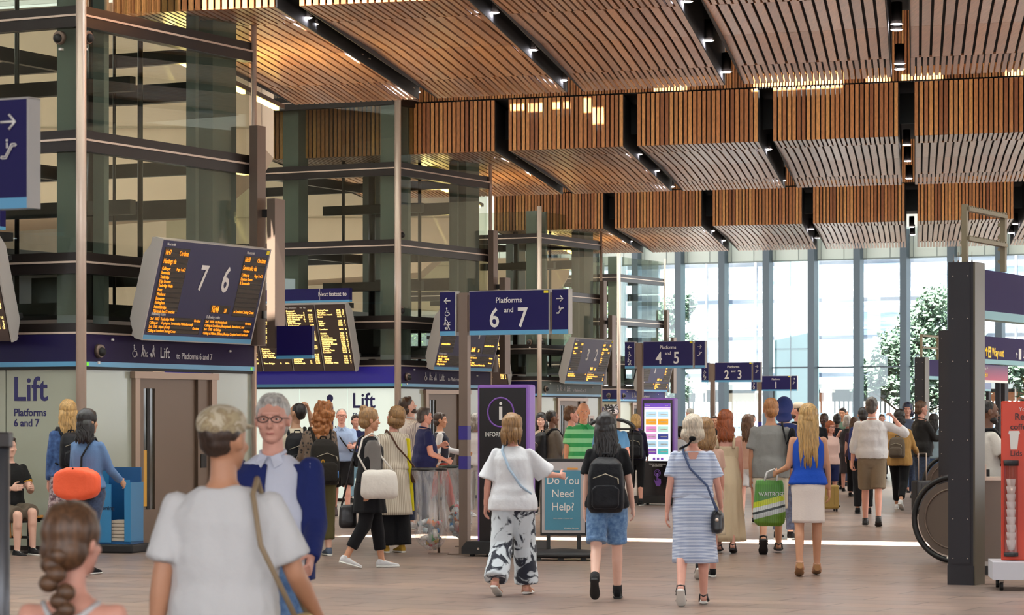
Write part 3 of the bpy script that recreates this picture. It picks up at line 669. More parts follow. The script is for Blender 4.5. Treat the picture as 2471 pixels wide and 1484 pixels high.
# summary boards on the left faces
random.seed(11)
DEST = ['Ashford Int','Brighton','Bedford','Cambridge','Charing Cross','Dartford','Epsom','East Croydon','Gatwick Airport','Gravesend','Greenwich','Hayes','Hastings','Horsham','Lewisham','Luton','Orpington','Peterborough','Sevenoaks','Tunbridge Wells','Tonbridge','Three Bridges','Uckfield','Woolwich Arsenal','Caterham','Tattenham Corner']
M_AMBERS = mat('pale_amber_leds', (255,214,130), .5, emit=.7, ecol=(255,200,110))
def summary_board(k, X, d, lab, ncol, a0=.632, W1=.68):
    t = thing('departure_board', (X, d, 0), -TH, lab, 'departure board', 'leaning summary departure boards')
    W, H = ncol*W1, 1.30
    M = frame_M((-a0-W, -.45, 2.47), (1,0,0), (0,-.39,1.24))
    b = MB()
    prof = [(.01,-.012),(.01,H+.012),(-.08,H+.012),(-.20,H-.2),(-.20,.2),(-.08,-.012)]
    TT = Matrix(((0,1,0,0),(0,0,1,0),(1,0,0,0),(0,0,0,1)))
    b.prism(prof, -.025, 0, axis='y', M=M @ TT); b.prism(prof, W, W+.025, axis='y', M=M @ TT)
    b.box(0, W, 0, H, -.14, -.03, M=M); b.box(0, W, H, H+.012, -.1, .01, M=M); b.build('case', M_BCASE, t)
    for yy in (.2,.9): B(0,W,yy,yy+.06,-.3,-.14,M=M).build('bracket', M_BLACK, t)
    for c in range(ncol):
        s = MB(); s.box(c*W1+.02, (c+1)*W1-.02, .0, H-.01, -.03, .0, M=M); s = s.build('led_screen', mat('summary_screen',(74,62,58),.18), t)
        rows = 26; last = c == ncol-1
        b1, b2, b3 = [], [], []
        for r in range(rows):
            blank = random.random() < .12
            b1.append('' if blank else (random.choice(DEST) if last or random.random() < .5 else '16:%02d %s' % (random.randint(45,59), random.choice(DEST))))
            b2.append('' if blank else ('%d:%02d' % (16+random.randint(0,1), random.randint(10,59)) if last or random.random() < .8 else ''))
            b3.append('' if blank else (str(random.randint(1,15)) if last or random.random() < .4 else ''))
        for x, body, al in ((.05,b1,'LEFT'),(.47 if last else .62,b2,'RIGHT' if not last else 'LEFT'),(.63 if last else .45,b3,'RIGHT')):
            cu = D.curves.new('led_text','FONT'); cu.body='\n'.join(body); cu.size=.043; cu.extrude=.0; cu.align_x=al; cu.space_line=.95; cu.offset=.0006
            me = bake(D.objects.new('led_text', cu)); me.materials.clear(); me.materials.append(M_AMBERS)
            me.transform(M @ Matrix.Translation(Vector((c*W1+x, H-.13, .006))))
            o = D.objects.new('led_text', me); C.objects.link(o); o.parent = s
        text('Time  Destination       Plat   Exp' if not last else '', (0,0,0), .034, M_WHITE, s, facing='flat', M=M @ Matrix.Translation(Vector((c*W1+.05, H-.065, .006)))) if not last else None
    # header sign above
    h = B(-a0-W, -a0-.03, -.62, -.52, 3.80, 4.02).build('header_sign', M_NAVY, t)
    B(-a0-W, -a0-.03, -.62, -.52, 3.76, 3.80).build('blue_stripe', M_STRIPE, h)
    text('Next fastest to', (-a0-.09, -.622, 3.875), .118, M_WHITE, h, align='RIGHT', sx=.86, bold=.001)
    B(-a0-.68, -a0-.675, -.622, -.62, 3.80, 4.02).build('joint', M_WHITE, h)
    for xx in (.3, 1.3, 2.3): B(-a0-xx-.06, -a0-xx+.06, -.58, -.1, 3.66, 3.76).build('bracket', M_DARK, t)
    return t
summary_board(0, TW[0][2], 33.0, 'leaning summary departure board cut by the left edge of the view', 2, a0=.65)
summary_board(1, TW[1][2], 53.0, 'wide leaning summary departure board of amber train times under the Next fastest to sign', 5)
summary_board(2, TW[2][2], 73.3, 'dark leaning summary departure board at the left of the third lift tower', 3)
# ================= PLATFORM SIGNS =================
def platform_sign(X, d, top, mid, lab, pl='Platforms', post=True, right_only=False):
    t = thing('platform_sign', (X, d, 0), -TH, lab, 'sign', 'navy platform signs on posts')
    zt, zb = 3.02, 2.52
    B(-.055, .055, -.04, .04, 0, 3.01).build('post', M_BROWN, t)
    bp = MB(); bp.box(-.16,.16,-.12,.12,0,.012); bp.build('base_plate', M_BROWN, t)
    b = MB(); b.box(-.057,.057,-.042,.042,1.32,1.48); b.box(-.057,.057,-.042,.042,.98,1.13); b.build('post_band', mat('post_band_navy',(52,40,128),.4), t)
    for x0, x1, zz in ((-.10,-.055,3.0),(.055,.085,2.98),(1.10,1.145,2.99)): B(x0,x1,-.025,.025,2.56,zz).build('bracket', M_BROWN, t)
    for (x0, x1) in ((-.30,-.10),(.085,1.10),(1.145,1.345)):
        s = MB(); s.box(x0, x1, -.045, .035, zb+.05, zt); s = s.build('sign_board', M_NAVY, t)
        B(x0, x1, -.046, .035, zb, zb+.05).build('blue_stripe', M_STRIPE, s)
        b = MB(); b.box(x1, x1+.012, -.046, .04, zb, zt+.005); b.box(x0-.004, x1+.012, -.046, .04, zt, zt+.008); b.build('edge_trim', M_BCASE, s)
        if x0 < 0:
            icons('left', .085, MF(-.245, -.05, 2.875), M_WHITE, s)
            icons('wheelchair', .095, MF(-.245, -.05, 2.745), M_WHITE, s); icons('buggy', .095, MF(-.255, -.05, 2.635), M_WHITE, s); icons('case', .095, MF(-.235, -.05, 2.58-.005), M_WHITE, s) if False else icons('case', .09, MF(-.235, -.05, 2.583), M_WHITE, s)
        elif x0 > 1:
            icons('right', .085, MF(1.20, -.05, 2.875), M_WHITE, s); icons('escalator', .085, MF(1.20, -.05, 2.75), M_WHITE, s)
        else:
            cx = (x0+x1)/2
            text(pl, (cx, -.047, 2.885), .088, M_WHITE, s, align='CENTER', bold=.0008)
            if mid:
                text(mid[0], (cx-.185, -.047, 2.61), .31, M_WHITE, s, align='CENTER', bold=.004, sx=.86)
                text(mid[1], (cx+.175, -.047, 2.61), .31, M_WHITE, s, align='CENTER', bold=.004, sx=.86)
                text('and', (cx, -.047, 2.775), .085, M_WHITE, s, align='CENTER', bold=.0008)
            else: text(top, (cx, -.047, 2.61), .31, M_WHITE, s, align='CENTER', bold=.004, sx=.86)
            B(x1-.06, x1-.005, -.05, -.046, zt-.035, zt-.005).build('asset_label', M_YEL, s)
    return t
platform_sign(GX(1121.5,32.4), 32.4, '', ('6','7'), 'navy platforms 6 and 7 sign on a brown post beside the litter bins')
platform_sign(GX(1545,53.3), 53.3, '', ('4','5'), 'navy platforms 4 and 5 sign on a brown post')
platform_sign(GX(1720,72.8), 72.8, '', ('2','3'), 'navy platforms 2 and 3 sign on a brown post')
platform_sign(GX(1834,95), 95, '1', None, 'navy platform 1 sign, farthest of the platform signs', pl='Platform')
# nearer sign whose right board shows at the left edge
platform_sign(GX(88,12.95)-1.21, 13.55, '', ('8','9'), 'large near navy sign board with escalator arrow at the upper left edge')
# navy projecting sign on the nearest tower
pj = thing('projecting_sign', (TW[0][2], 33.0, 0), -TH, 'small blank navy sign projecting from the nearest lift tower before the summary board', 'sign')
B(.42, .95, 3.66, 3.72, 2.37, 2.75).build('sign_board', M_NAVY, pj); B(.42,.95,3.655,3.72,2.33,2.37).build('blue_stripe', M_STRIPE, pj)

# ================= GATELINE PORTALS AT THE RIGHT =================
M_PORT = mat('portal_grey', (50,48,52), .6, spec=.25); M_PORTS = mat('portal_side_bronze', (84,76,62), .4, metal=.3)
M_HEAD = mat('header_aubergine', (52,42,84), .7, spec=.15); M_TEAL = mat('teal_stripe', (100,160,168), .4)
def portal(X, d, L, lab, rack=True, head=(2.51,2.98), txt=False, m_head=M_HEAD):
    t = thing('gate_portal', (X, d, 0), -TH, lab, 'portal frame', 'grey portal frames over the gateline')
    B(0, .245, 0, .30, 0, 3.03).build('column', M_PORT, t)
    b = MB(); b.box(-.006,.251,-.006,.306,0,.18); b.box(.03,.215,-.008,0,.2,3.0); b.build('cover_plate', M_PORT, t)
    B(.245, .262, .0, .30, 0, 3.03).build('side_trim', M_PORTS, t)
    b = MB()
    for z in (.25,.62,.99,1.36,1.72,2.1,2.5,2.9):
        for x in (.05,.195): b.cone((x,-.008,z),(x,-.014,z),.005,seg=6)
    b.build('screw', M_ALU, t, kind='stuff')
    h = B(.05, .20, .30, L, head[0]+.08, head[1]).build('header', m_head, t)
    B(.045, .205, .30, L, head[0], head[0]+.08).build('header_stripe', M_TEAL, h)
    B(.08, .2, L, L+.3, 0, 3.0).build('column', M_PORT, t)
    if rack:
        b = MB()
        for y in (.12, 1.32):
            b.box(.10,.15,y-.03,y+.03,3.0,3.58)
        for z in (3.52, 3.24):
            b.box(.10,.13,.12,1.32,z,z+.035); b.box(.14,.17,.12,1.32,z,z+.035)
            for i in range(24): b.box(.11,.16,.14+i*.05,.16+i*.05,z+.03,z+.05)
        for z in (3.1,3.22,3.34,3.46): b.cone((.09,.14,z),(.09,.16,z),.02,seg=8); b.cone((.09,1.30,z),(.09,1.34,z),.02,seg=8)
        b.build('cable_rack', mat('rack_khaki',(128,116,92),.5,metal=.3), t)
        b = MB()
        for i in range(5): x = .02+i*.045; b.cone((x,.1,3.03),(x,.1,3.06),.012,.004,seg=6); b.cone((x,.1,3.05),(x,.1,3.11+.02*(i%3)),.0025,seg=5)
        b.build('bird_spike', M_BROWN, t)
    return t
p1 = portal(GX(2288,26.5), 26.5, 6.2, 'nearest tall grey portal frame with aubergine header at the right edge')
p2 = portal(GX(2265,46.6), 46.6, 6.5, 'second grey portal frame carrying the yellow Way out sign', rack=False)
p3 = portal(GX(2207,66.6), 66.6, 6.0, 'farthest grey portal frame with a small cable rack on top')
# way out lettering on the second header (on its hall side, facing left-front)
M_YTX = mat('yellow_lettering', (250,200,30), .5, emit=.05)
h2 = [c for c in p2.children if c.name.startswith('header')][0]
icons('up', .15, MR(.203, 1.86, 2.64), M_YTX, h2); B(.201,.204,2.04,2.20,2.62,2.81).build('exit_symbol', M_YTX, h2)
b = MB(); b.box(.204,.206,2.09,2.15,2.65,2.71); b.cone((.205,2.12,2.76),(.207,2.12,2.76),.018,seg=10); b.build('exit_symbol_mark', M_HEAD, h2)
text('Way out', (.202, 2.25, 2.645), .21, M_YTX, h2, facing='right', sx=.9, bold=.001)
icons('up', .10, MR(.203, 3.62, 2.64), M_WHITE, h2); B(.201,.204,3.80,3.95,2.62,2.81).build('symbol_plate', M_WHITE, h2); text('Underground', (.202, 4.03, 2.645), .21, M_WHITE, h2, facing='right', sx=.9)
# banner signs deeper in the gateline
def hang_sign(u0, u1, v0, v1, d, m, lab, lines, strm=M_TEAL):
    t = thing('hanging_sign', (GX(u0,d), d, 0), -TH, lab, 'sign')
    L = .0
    for _ in range(12): L = ((u1-CX)/F*(d+L*DA.y)-GX(u0,d))/DA.x
    z0 = CH-(v1-HV)*d/F; z1 = CH-(v0-HV)*d/F
    B(-.05, 0, 0, L, z0+.05, z1).build('sign_board', m, t); B(-.052,.002,0,L,z0,z0+.05).build('sign_stripe', strm, t)
    B(-.14,-.05,L-.05,L+.2,0,z1).build('post', M_PORT, t); B(-.14,-.05,-.3,.0,0,z1).build('post', M_PORT, t)
    for (y, z, s_, tx, mm) in lines: text(tx, (.004, y, z0+z), s_, mm, t, facing='right', sx=.85, bold=.001)
    return t
def grad():
    m = D.materials.new('plum_to_red_print'); m.use_nodes = True; nt = m.node_tree; n = nt.nodes; l = nt.links
    tc = n.new('ShaderNodeTexCoord'); sx = n.new('ShaderNodeSeparateXYZ'); cr = n.new('ShaderNodeValToRGB')
    cr.color_ramp.elements[0].color = lin((170,60,90))+(1,); cr.color_ramp.elements[1].color = lin((70,48,92))+(1,)
    l.new(tc.outputs['Generated'], sx.inputs[0]); l.new(sx.outputs[2], cr.inputs[0]); l.new(cr.outputs[0], n['Principled BSDF'].inputs['Base Color']); return m
hang_sign(2330, 2432, 878, 921, 58, grad(), 'plum to red wayfinding sign behind the near portal column', [(.75,.26,.11,'Explore London  \u2192',M_WHITE),(.75,.12,.11,'Tooley Street \u25a3 \u2192',M_YTX)], M_WHITE)
hang_sign(2330, 2391, 922, 942, 80, mat('sign_slate_blue',(64,84,130),.4), 'small slate blue sign low behind the plum to red sign', [(.9,.09,.12,'Way out',M_YTX)])
# ================= PIERS, STRIP LIGHTS =================
M_STRIPL = mat('warm_led_strip', (255,214,110), .4, emit=3.2, ecol=(255,205,90))
def area(name, loc, target, e, sx, sy, col):
    l = D.objects.new(name, D.lights.new(name, 'AREA')); C.objects.link(l); l.data.shape = 'RECTANGLE'; l.data.size = sx; l.data.size_y = sy
    l.data.energy = e; l.data.color = col; l.location = loc; l.rotation_euler = (Vector(target)-Vector(loc)).to_track_quat('-Z', 'Y').to_euler(); return l
for (k, d, X, *_), nm in zip(TW[:3], ('nearest','second','third')):
    o = thing('concrete_pier', (X+1.05, d+12, 0), 0, 'flared beige concrete pier behind the %s glass lift tower' % nm, 'pier', 'flared concrete piers')
    b = MB(); zq = 7.9 if k < 2 else 6.45; b.prism([(0,zq),(0,5.95),(-.18,5.65),(-1.0,4.95),(-4.6,4.7),(-5.0,4.2),(-5.1,0),(-7.0,0),(-7.2,3.2),(-9,4.4),(-9,zq)], 0, 2.4, axis='y'); b.build('shaft', M_BEIGE, o)
    MB().box(-8.8, -.1, -.02, 0, 6.2, 6.23).build('joint', mat('beige_joint',(150,132,110)), o)
    area('pier_fill', (X-2.2, d+7.5, 3.0), (X-2.2, d+12, 5.6), 44 if k < 2 else 30, 3.5, .5, (1,.93,.86))  # unseen lamp added to brighten the pier
    sl = thing('strip_light', (X+.6, d+4.6, 0), -math.atan(DC.x), 'warm linear strip light under the ceiling edge by the %s lift tower' % nm, 'strip light', 'warm strip lights')
    for j in range(3): B(-.03, .03, j*2.2, j*2.2+1.5, 6.32, 6.37).build('tube', M_STRIPL, sl)
    b = MB(); b.box(-.05,.05,-.1,6.2,6.37,6.44)
    b.build('rail', M_DARK, sl)
    area('strip_glow', (X+.45, d+6.4, 6.05), (X+1.6, d+6.2, 6.6), 60 if k == 0 else 40, .3, 4.5, (1,.70,.25))

# ================= TOTEMS =================
M_PUR = mat('purple_frame', (132,84,176), .35); M_TOT = mat('totem_black', (26,20,22), .25); M_PLB = mat('plinth_black', (26,24,26), .6)
def totem(u, d, lab, screen):
    t = thing('information_totem', (GX(u,d), d, 0), -TH, lab, 'information totem')
    W, H = .66, 1.95
    b = MB(); b.box(0, W, -.09, .09, .12, H, bev=.03); b.build('frame', M_PUR, t)
    B(.035, W-.035, -.098, -.085, .14, H-.04).build('front_panel', M_TOT, t)
    pl = MB(); pl.prism([(-.10,.03),(-.10,.10),(-.04,.17),(W+.04,.17),(W+.10,.10),(W+.10,.03)], -.28, .28, axis='y'); pl = pl.build('plinth', M_PLB, t)
    for x, y in ((0,-.2),(W,-.2),(0,.2),(W,.2)): MB().cone((x,y,0),(x,y,.04),.03,seg=10).build('foot', M_BLACK, pl)
    if not screen:
        b = MB(); b.tube([(W/2-.02+.165*math.cos(a), -.101, 1.635+.165*math.sin(a)) for a in [2*PI*i/40 for i in range(40)]], .010, 6, closed=True); b.build('ring', M_PUR, t)
        b = MB(); b.cone((W/2-.02,-.099,1.735),(W/2-.02,-.104,1.735),.018,seg=14); b.box(W/2-.04,W/2,-.104,-.099,1.55,1.70); b.build('information_i', M_WHITE, t)
        text('INFORMATION', (W/2-.02,-.099,1.36), .075, M_WHITE, t, align='CENTER', sx=.8)
        MB().cone((.12,-.285,.09),(.12,-.29,.09),.014,seg=10).build('lock', M_ALU, t)
    else:
        sc = B(.07, W-.07, -.102, -.098, .80, H-.10).build('screen', mat('lit_screen', (226,232,240), .3, emit=.22, ecol=(236,242,250)), t)
        B(.07, W-.07, -.104, -.102, H-.17, H-.10).build('title_bar', mat('scr_purple',(108,70,180),.4,emit=.12), sc); text('Inform', (.09,-.105,H-.15), .035, M_WHITE, sc); text('16:44', (W-.18,-.105,H-.15), .03, M_WHITE, sc)
        B(.07, W-.07, -.104, -.102, H-.215, H-.175).build('sub_bar', mat('scr_lilac',(196,170,226),.4,emit=.15), sc)
        cols = ['scr_sky','scr_sky','scr_orange','scr_orange','scr_pink','scr_mint','scr_pink2','scr_navy','scr_sky','scr_sky','scr_violet','scr_teal']
        RGB = {'scr_sky':(176,212,232),'scr_orange':(230,160,40),'scr_pink':(214,132,190),'scr_mint':(176,220,210),'scr_pink2':(206,150,200),'scr_navy':(60,70,140),'scr_violet':(120,76,170),'scr_teal':(80,180,180)}
        for i, c in enumerate(cols):
            r_, q = divmod(i, 2); x0 = .10+q*.235; z1 = H-.25-r_*.135
            B(x0, x0+.215, -.104, -.102, z1-.105, z1).build('tile', mat(c, RGB[c], .4, emit=.12), sc)
            B(x0+.06, x0+.19, -.1055, -.104, z1-.06, z1-.045).build('tile_caption', M_WHITE, sc)
        b = MB()
        for i in range(3): b.box(.24+i*.08,.29+i*.08,-.104,-.102,.82,.86)
        b.build('symbols', mat('scr_violet',(0,0,0)), sc)
        text('TOUCH THE SCREEN FOR\nINFORMATION', (W/2,-.099,.73), .034, M_WHITE, t, align='CENTER', sx=.85)
        b = MB()
        for r in (.06,.035): b.tube([(W/2+r*math.cos(a), -.101, .58+r*math.sin(a)) for a in [2*PI*i/24 for i in range(24)]], .006, 6, closed=True)
        b.tube([(W/2,-.101,.58),(W/2,-.101,.44)], .016, 8)
        b.prism([(W/2-.07,.47),(W/2-.02,.42),(W/2-.02,.50),(W/2+.07,.47),(W/2+.075,.40),(W/2+.05,.34),(W/2-.02,.34)], -.106, -.098, axis='y'); b.build('touch_symbol', M_PUR, t)
    return t
totem(1160, 32.2, 'tall black information totem with purple frame and ringed i', False)
totem(1552, 51.6, 'black touch screen totem with a lit screen and purple frame', True)

# ================= HELP SIGN =================
t = thing('help_sign', (GX(1304,31.2), 31.2, 0), -rad(8) if False else -math.radians(8), 'freestanding teal Do You Need Help poster sign on a black base', 'sign')
B(0,.52,-.02,.02,.27,1.12, bev=.008).build('frame', M_PLB, t)
B(.02,.50,-.026,-.018,.30,1.085).build('backing', mat('grey_backing',(176,166,164),.35), t)
po = B(.055,.45,-.030,-.026,.33,.99).build('poster', mat('poster_teal',(58,128,152),.35,var=.08,vscale=4), t)
for i, s_ in enumerate(('Do You','Need','Help?')): text(s_, (.255,-.032,.84-.145*i), .125, M_WHITE, po, align='CENTER', sx=.9)
text('Ask a member of station staff', (.255,-.032,.455), .018, M_WHITE, po, align='CENTER'); text('Working for you', (.43,-.032,.345), .024, M_WHITE, po, align='RIGHT')
B(.30,.42,-.032,-.028,1.0,1.02).build('orange_mark', mat('orange_mark',(220,150,60)), t)
for x in (.09,.43): MB().box(x-.02,x+.02,-.02,.02,.12,.28).build('leg', M_BLACK, t)
b = MB(); b.loft([[Vector((-.12+.76*q+0*i, math.cos(a)*.24*w_, max(.025,.06+.055*h_*math.sin(a)))) for i, a in enumerate([2*PI*j/20 for j in range(20)])] for q, w_, h_ in ((0,.3,.3),(.04,.75,.8),(.15,1,1),(.5,1,1.3),(.85,1,1),(.96,.75,.8),(1,.3,.3))]); b.build('base', M_PLB, t)
for x in (.0,.25,.5): B(x-.03,x+.03,-.2,-.14,0,.04).build('foot', M_BLACK, t)

# ================= BINS =================
def clear_mat():
    m = D.materials.new('clear_bag_film'); m.use_nodes = True; nt = m.node_tree; n = nt.nodes; l = nt.links; n.remove(n['Principled BSDF'])
    tr = n.new('ShaderNodeBsdfTransparent'); tr.inputs[0].default_value = (.93,.92,.92,1); df = n.new('ShaderNodeBsdfPrincipled'); df.inputs['Base Color'].default_value = (.75,.72,.72,1); df.inputs['Roughness'].default_value = .15
    tc = n.new('ShaderNodeTexCoord'); mp = n.new('ShaderNodeMapping'); mp.inputs['Scale'].default_value = (22,22,2); t_ = n.new('ShaderNodeTexNoise'); t_.inputs['Scale'].default_value = 1
    l.new(tc.outputs['Object'], mp.inputs[0]); l.new(mp.outputs[0], t_.inputs['Vector'])
    mr = n.new('ShaderNodeMapRange'); mr.inputs['From Min'].default_value = .35; mr.inputs['From Max'].default_value = .75; mr.inputs['To Min'].default_value = .10; mr.inputs['To Max'].default_value = .5
    mx = n.new('ShaderNodeMixShader'); l.new(t_.outputs[0], mr.inputs[0]); l.new(mr.outputs[0], mx.inputs[0]); l.new(tr.outputs[0], mx.inputs[1]); l.new(df.outputs[0], mx.inputs[2]); l.new(mx.outputs[0], n['Material Output'].inputs[0]); return m
M_FILM = clear_mat(); M_RIM = mat('green_black_rim', (30,44,38), .5)
def bin_(u, d, r, zb, lab, seed, rimm, n_items):
    x0 = GX(u, d); t = thing('litter_bin', (x0, d, 0), 0, lab, 'litter bin', 'clear bag litter bins'); zt = .98
    b = MB(); b.tube([(r*math.cos(a), r*math.sin(a), zt) for a in [2*PI*i/28 for i in range(28)]], .016, 8, closed=True); b.build('rim', rimm, t)
    rnd = random.Random(seed); rings = []
    for q in range(15):
        f = q/14; z = zt+.01-(zt-zb)*f; rr = r*(1.03 if f < .12 else (.93 - .05*math.sin(f*5))*(1 if f < .75 else math.sqrt(max(.02, 1-((f-.75)/.26)**2))))
        rings.append([Vector((rr*math.cos(a)*(1+.05*math.sin(7*a+q*.4))+ (.03*f), rr*math.sin(a)*(1+.05*math.cos(5*a)), z)) for a in [2*PI*i/40 for i in range(40)]])
    b = MB(); b.loft(rings, caps=False); b.build('clear_bag', M_FILM, t)
    b = MB(); b.cone((r*.55,.12,0),(r*.55,.12,zt),.016,seg=10); b.box(r*.55-.12,r*.55+.12,.02,.2,0,.012); b.box(.0,r*.55,.10,.14,zt-.03,zt); b.build('pole', M_BROWN, t)
    cols = [(190,40,44),(40,120,180),(226,226,226),(60,160,80),(120,80,50),(230,120,40),(210,200,190),(44,40,44),(200,160,60)]
    for i in range(n_items):
        f = i/n_items; z = zb+.07+f*.30; a = rnd.uniform(0,2*PI); q = r*.50*rnd.random()**.5*(.5 if f < .2 else 1); c = Vector((q*math.cos(a)+.03, q*math.sin(a), z)); dv = Vector((rnd.gauss(0,1),rnd.gauss(0,1),rnd.gauss(0,.7))).normalized()
        wc = Vector((x0, d, 0))+c; col = rnd.choice(cols); mm = mat('litter_%d_%d_%d' % col, col, .3, metal=.1)
        kind = ['drinks_can','plastic_bottle','paper_cup','food_wrapper'][rnd.choice([0,0,1,1,2,3])]
        o = thing(kind, wc, 0, {'drinks_can':'drinks can','plastic_bottle':'plastic bottle','paper_cup':'paper cup','food_wrapper':'crumpled wrapper'}[kind]+' lying in the clear bag of the '+('front bin' if seed == 1 else 'bin behind the sign post'), kind.split('_')[-1], 'rubbish in the '+('front' if seed == 1 else 'rear')+' clear bin bag')
        if kind == 'drinks_can': MB().cone(-dv*.05, dv*.05, .03, seg=14).build('body', mm, o); MB().cone(dv*.05, dv*.055, .026, seg=14).build('lid', M_ALU, o)
        elif kind == 'plastic_bottle': MB().cone(-dv*.09, dv*.04, .03, seg=12).cone(dv*.04, dv*.075, .03, .012, seg=12).build('body', mat('bottle_pet',(190,205,210),.1,var=.1), o); MB().cone(dv*.075, dv*.09, .014, seg=10).build('cap', mm, o); MB().cone(-dv*.04, dv*.01, .031, seg=12).build('wrapper', mm, o)
        elif kind == 'paper_cup': MB().cone(-dv*.05, dv*.05, .028, .04, seg=14).build('body', mm, o)
        else:
            b = MB(); b.ball((0,0,0), .045, (1.2,.8,.9), 10, 7)
            for v in b.bm.verts: v.co *= rnd.uniform(.7,1.2)
            b.build('body', mm, o)
    return t
bin_(1036, 32.5, .195, .04, 'litter bin with a clear hanging bag of cans and bottles left of the sign post', 1, mat('rim_black',(40,38,36),.5), 26)
bin_(1100, 34.3, .20, .12, 'litter bin with a dark green rim and full clear bag behind the sign post', 2, M_RIM, 30)

# ================= NEWSPAPER RACK =================
t = thing('newspaper_rack', (GX(252,33.3), 33.1, 0), -math.radians(14), 'blue newspaper rack holding a low stack of papers beside the nearest lift door', 'newspaper rack')
MBL = mat('rack_blue', (52,132,184), .4); MBD = mat('rack_deep_blue', (24,86,140), .5)
b = MB(); b.box(0,.02,-.2,.2,.12,.98); b.box(.42,.44,-.2,.2,.12,.98-.16); b.build('side', MBL, t)
B(.02,.42,.17,.2,.12,.99).build('back', MBD, t); b = MB(); b.box(.02,.10,-.2,-.18,.12,.85); b.box(.36,.42,-.2,-.18,.12,.85); b.build('front_lip', MBL, t)
B(-.02,.20,-.215,-.195,.12,.80).build('side_panel', MBL, t); B(-.05,.50,-.30,.24,.0,.10, bev=.02).build('plinth', M_PLB, t); B(0,.44,-.2,.2,.10,.13).build('shelf', MBD, t)
text('Evening', (.03,-.217,.50), .07, mat('rack_print',(20,30,60)), t)
for i in range(6):
    o = thing('newspaper_bundle', t.matrix_basis @ Vector((.29,-.06,.132+i*.042)) if False else (Matrix.Translation(t.location) @ Matrix.Rotation(-math.radians(14),4,'Z')) @ Vector((.285+.006*(i%2),-.05,.132+i*.042)), -math.radians(14), 'folded bundle of newspapers stacked in the blue rack', 'newspapers', 'newspapers in the blue rack')
    B(-.11,.11,-.12,.12,0,.038, bev=.006).build('paper_stack', mat('newsprint',(206,190,172),.8,var=.1,vscale=60), o)

# ================= BENCH =================
t = thing('bench', (GX(-62,32.5), 33.1, 0), -TH, 'bench with curved yellow-brown wooden slats by the nearest lift tower', 'bench')
MSL = mat('bench_timber', (196,134,62), .45, var=.15, vscale=10)
for i in range(11):
    x = i*.072; b = MB(); pr_ = [(-.30,.20),(-.31,.36),(-.28,.415),(-.22,.43),(.10,.42),(.12,.44)]
    b.loft([[Vector((x, y-.0, z)), Vector((x+.045, y, z)), Vector((x+.045, y+.012, z-.014)), Vector((x, y+.012, z-.014))] for y, z in pr_], smooth=False); b.build('slat', MSL, t)
b = MB(); b.box(-.02,.84,-.28,-.24,.18,.21); b.box(-.02,.84,.06,.10,.38,.41); b.box(.05,.09,-.26,.10,.0,.03); b.box(.70,.74,-.26,.10,0,.03); b.box(.05,.09,-.10,-.05,.03,.40); b.box(.70,.74,-.10,-.05,.03,.40); b.box(.05,.09,-.26,.1,.36,.40); b.box(.70,.74,-.26,.1,.36,.40); b.build('frame', M_BLACK, t)

# ================= NEAR LEFT POST =================
t = thing('gateline_post', (GX(6,11.5), 11.5, 0), 0, 'slim grey post with a dark reader box on top at the far left edge', 'post')
MB().cone((0,0,0),(0,0,1.47),.030,seg=20).build('post', mat('post_grey',(96,96,100),.35,metal=.5), t); B(-.05,.036,-.05,.05,1.435,1.50,bev=.008).build('reader_box', M_DARK, t)

# ================= ESCALATORS =================
M_ESC = mat('escalator_panel', (108,94,84), .35, metal=.4); M_HR = mat('rubber_handrail', (22,20,20), .4)
def escalator(u, d, lab, L=5.0):
    R = .455; t = thing('escalator', (GX(u, d)+R*.889, d-.0, 0), -TH, lab, 'escalator', 'escalators by the gateline')
    # runs along local x to the right; rounded newel at x=0
    def stad(r, n=20): return [(-r*math.sin(a), R+.02+r*math.cos(a)) for a in [PI*i/n for i in range(n+1)]]
    for y in (0, 1.1):
        b = MB(); pts = stad(R-.05); b.prism([(L, R+.02+R-.05)]+pts+[(L, .07)], y-.015, y+.015, axis='y'); p_ = b.build('balustrade', M_ESC, t)
        b = MB(); b.tube([(L, y, 2*R+.02)]+[(x, y, z) for x, z in stad(R)]+[(L*.3, y, .02)], .032, 10); b.build('handrail', M_HR, t)
        b = MB(); b.tube([(x, y-.02, z) for x, z in stad(R-.13)], .010, 6); b.build('inner_trim', M_BROWN, p_)
        B(.0, L, y-.05, y+.05, 0, .22).build('skirt', M_BROWN, t)
    B(0, L, .06, 1.04, 0, .03).build('tread_plate', M_ALU, t)
    return t
escalator(2213, 30.6, 'nearest escalator end with a round grey newel left of the near portal column')
escalator(2233, 47.5, 'second escalator end partly hidden behind the near portal column', 3.0)

# ================= SERVICE COUNTER, COFFEE STAND =================
t = thing('service_counter', P(2346,1340,29.0)*1 if False else (GX(2350,28.2), 28.2, 0), 0, 'brown metal counter with a steel worktop between the near portal column and the orange stand', 'counter')
z1 = CH-(1152-HV)*28.2/F
B(0,.62,0,.5,.13,z1-.03).build('front', M_ESC, t); B(-.01,.63,-.02,.52,z1-.03,z1).build('worktop', M_ALU, t); B(0,.62,-.03,0,.09,.13).build('steel_trim', M_BCASE, t); B(0,.62,.02,.5,0,.09).build('kickboard', M_DARK, t)
B(.0,.12,-.03,.02,z1,z1+.13).build('ticket_box', M_ALU, t); B(.12,.155,-.02,.0,z1+.01,z1+.08).build('card_slot', M_BLACK, t)
t = thing('display_table', (GX(2384,33), 33, 0), 0, 'small steel framed display table with a lit front behind the orange stand', 'table')
zt = CH-(1097-HV)*33/F
B(-.05,.6,-.3,.3,zt-.03,zt).build('table_top', M_ALU, t)
for x, y in ((0,-.27),(.56,-.27),(0,.27),(.56,.27)): B(x-.015,x+.015,y-.015,y+.015,0,zt-.03).build('leg', M_ALU, t)
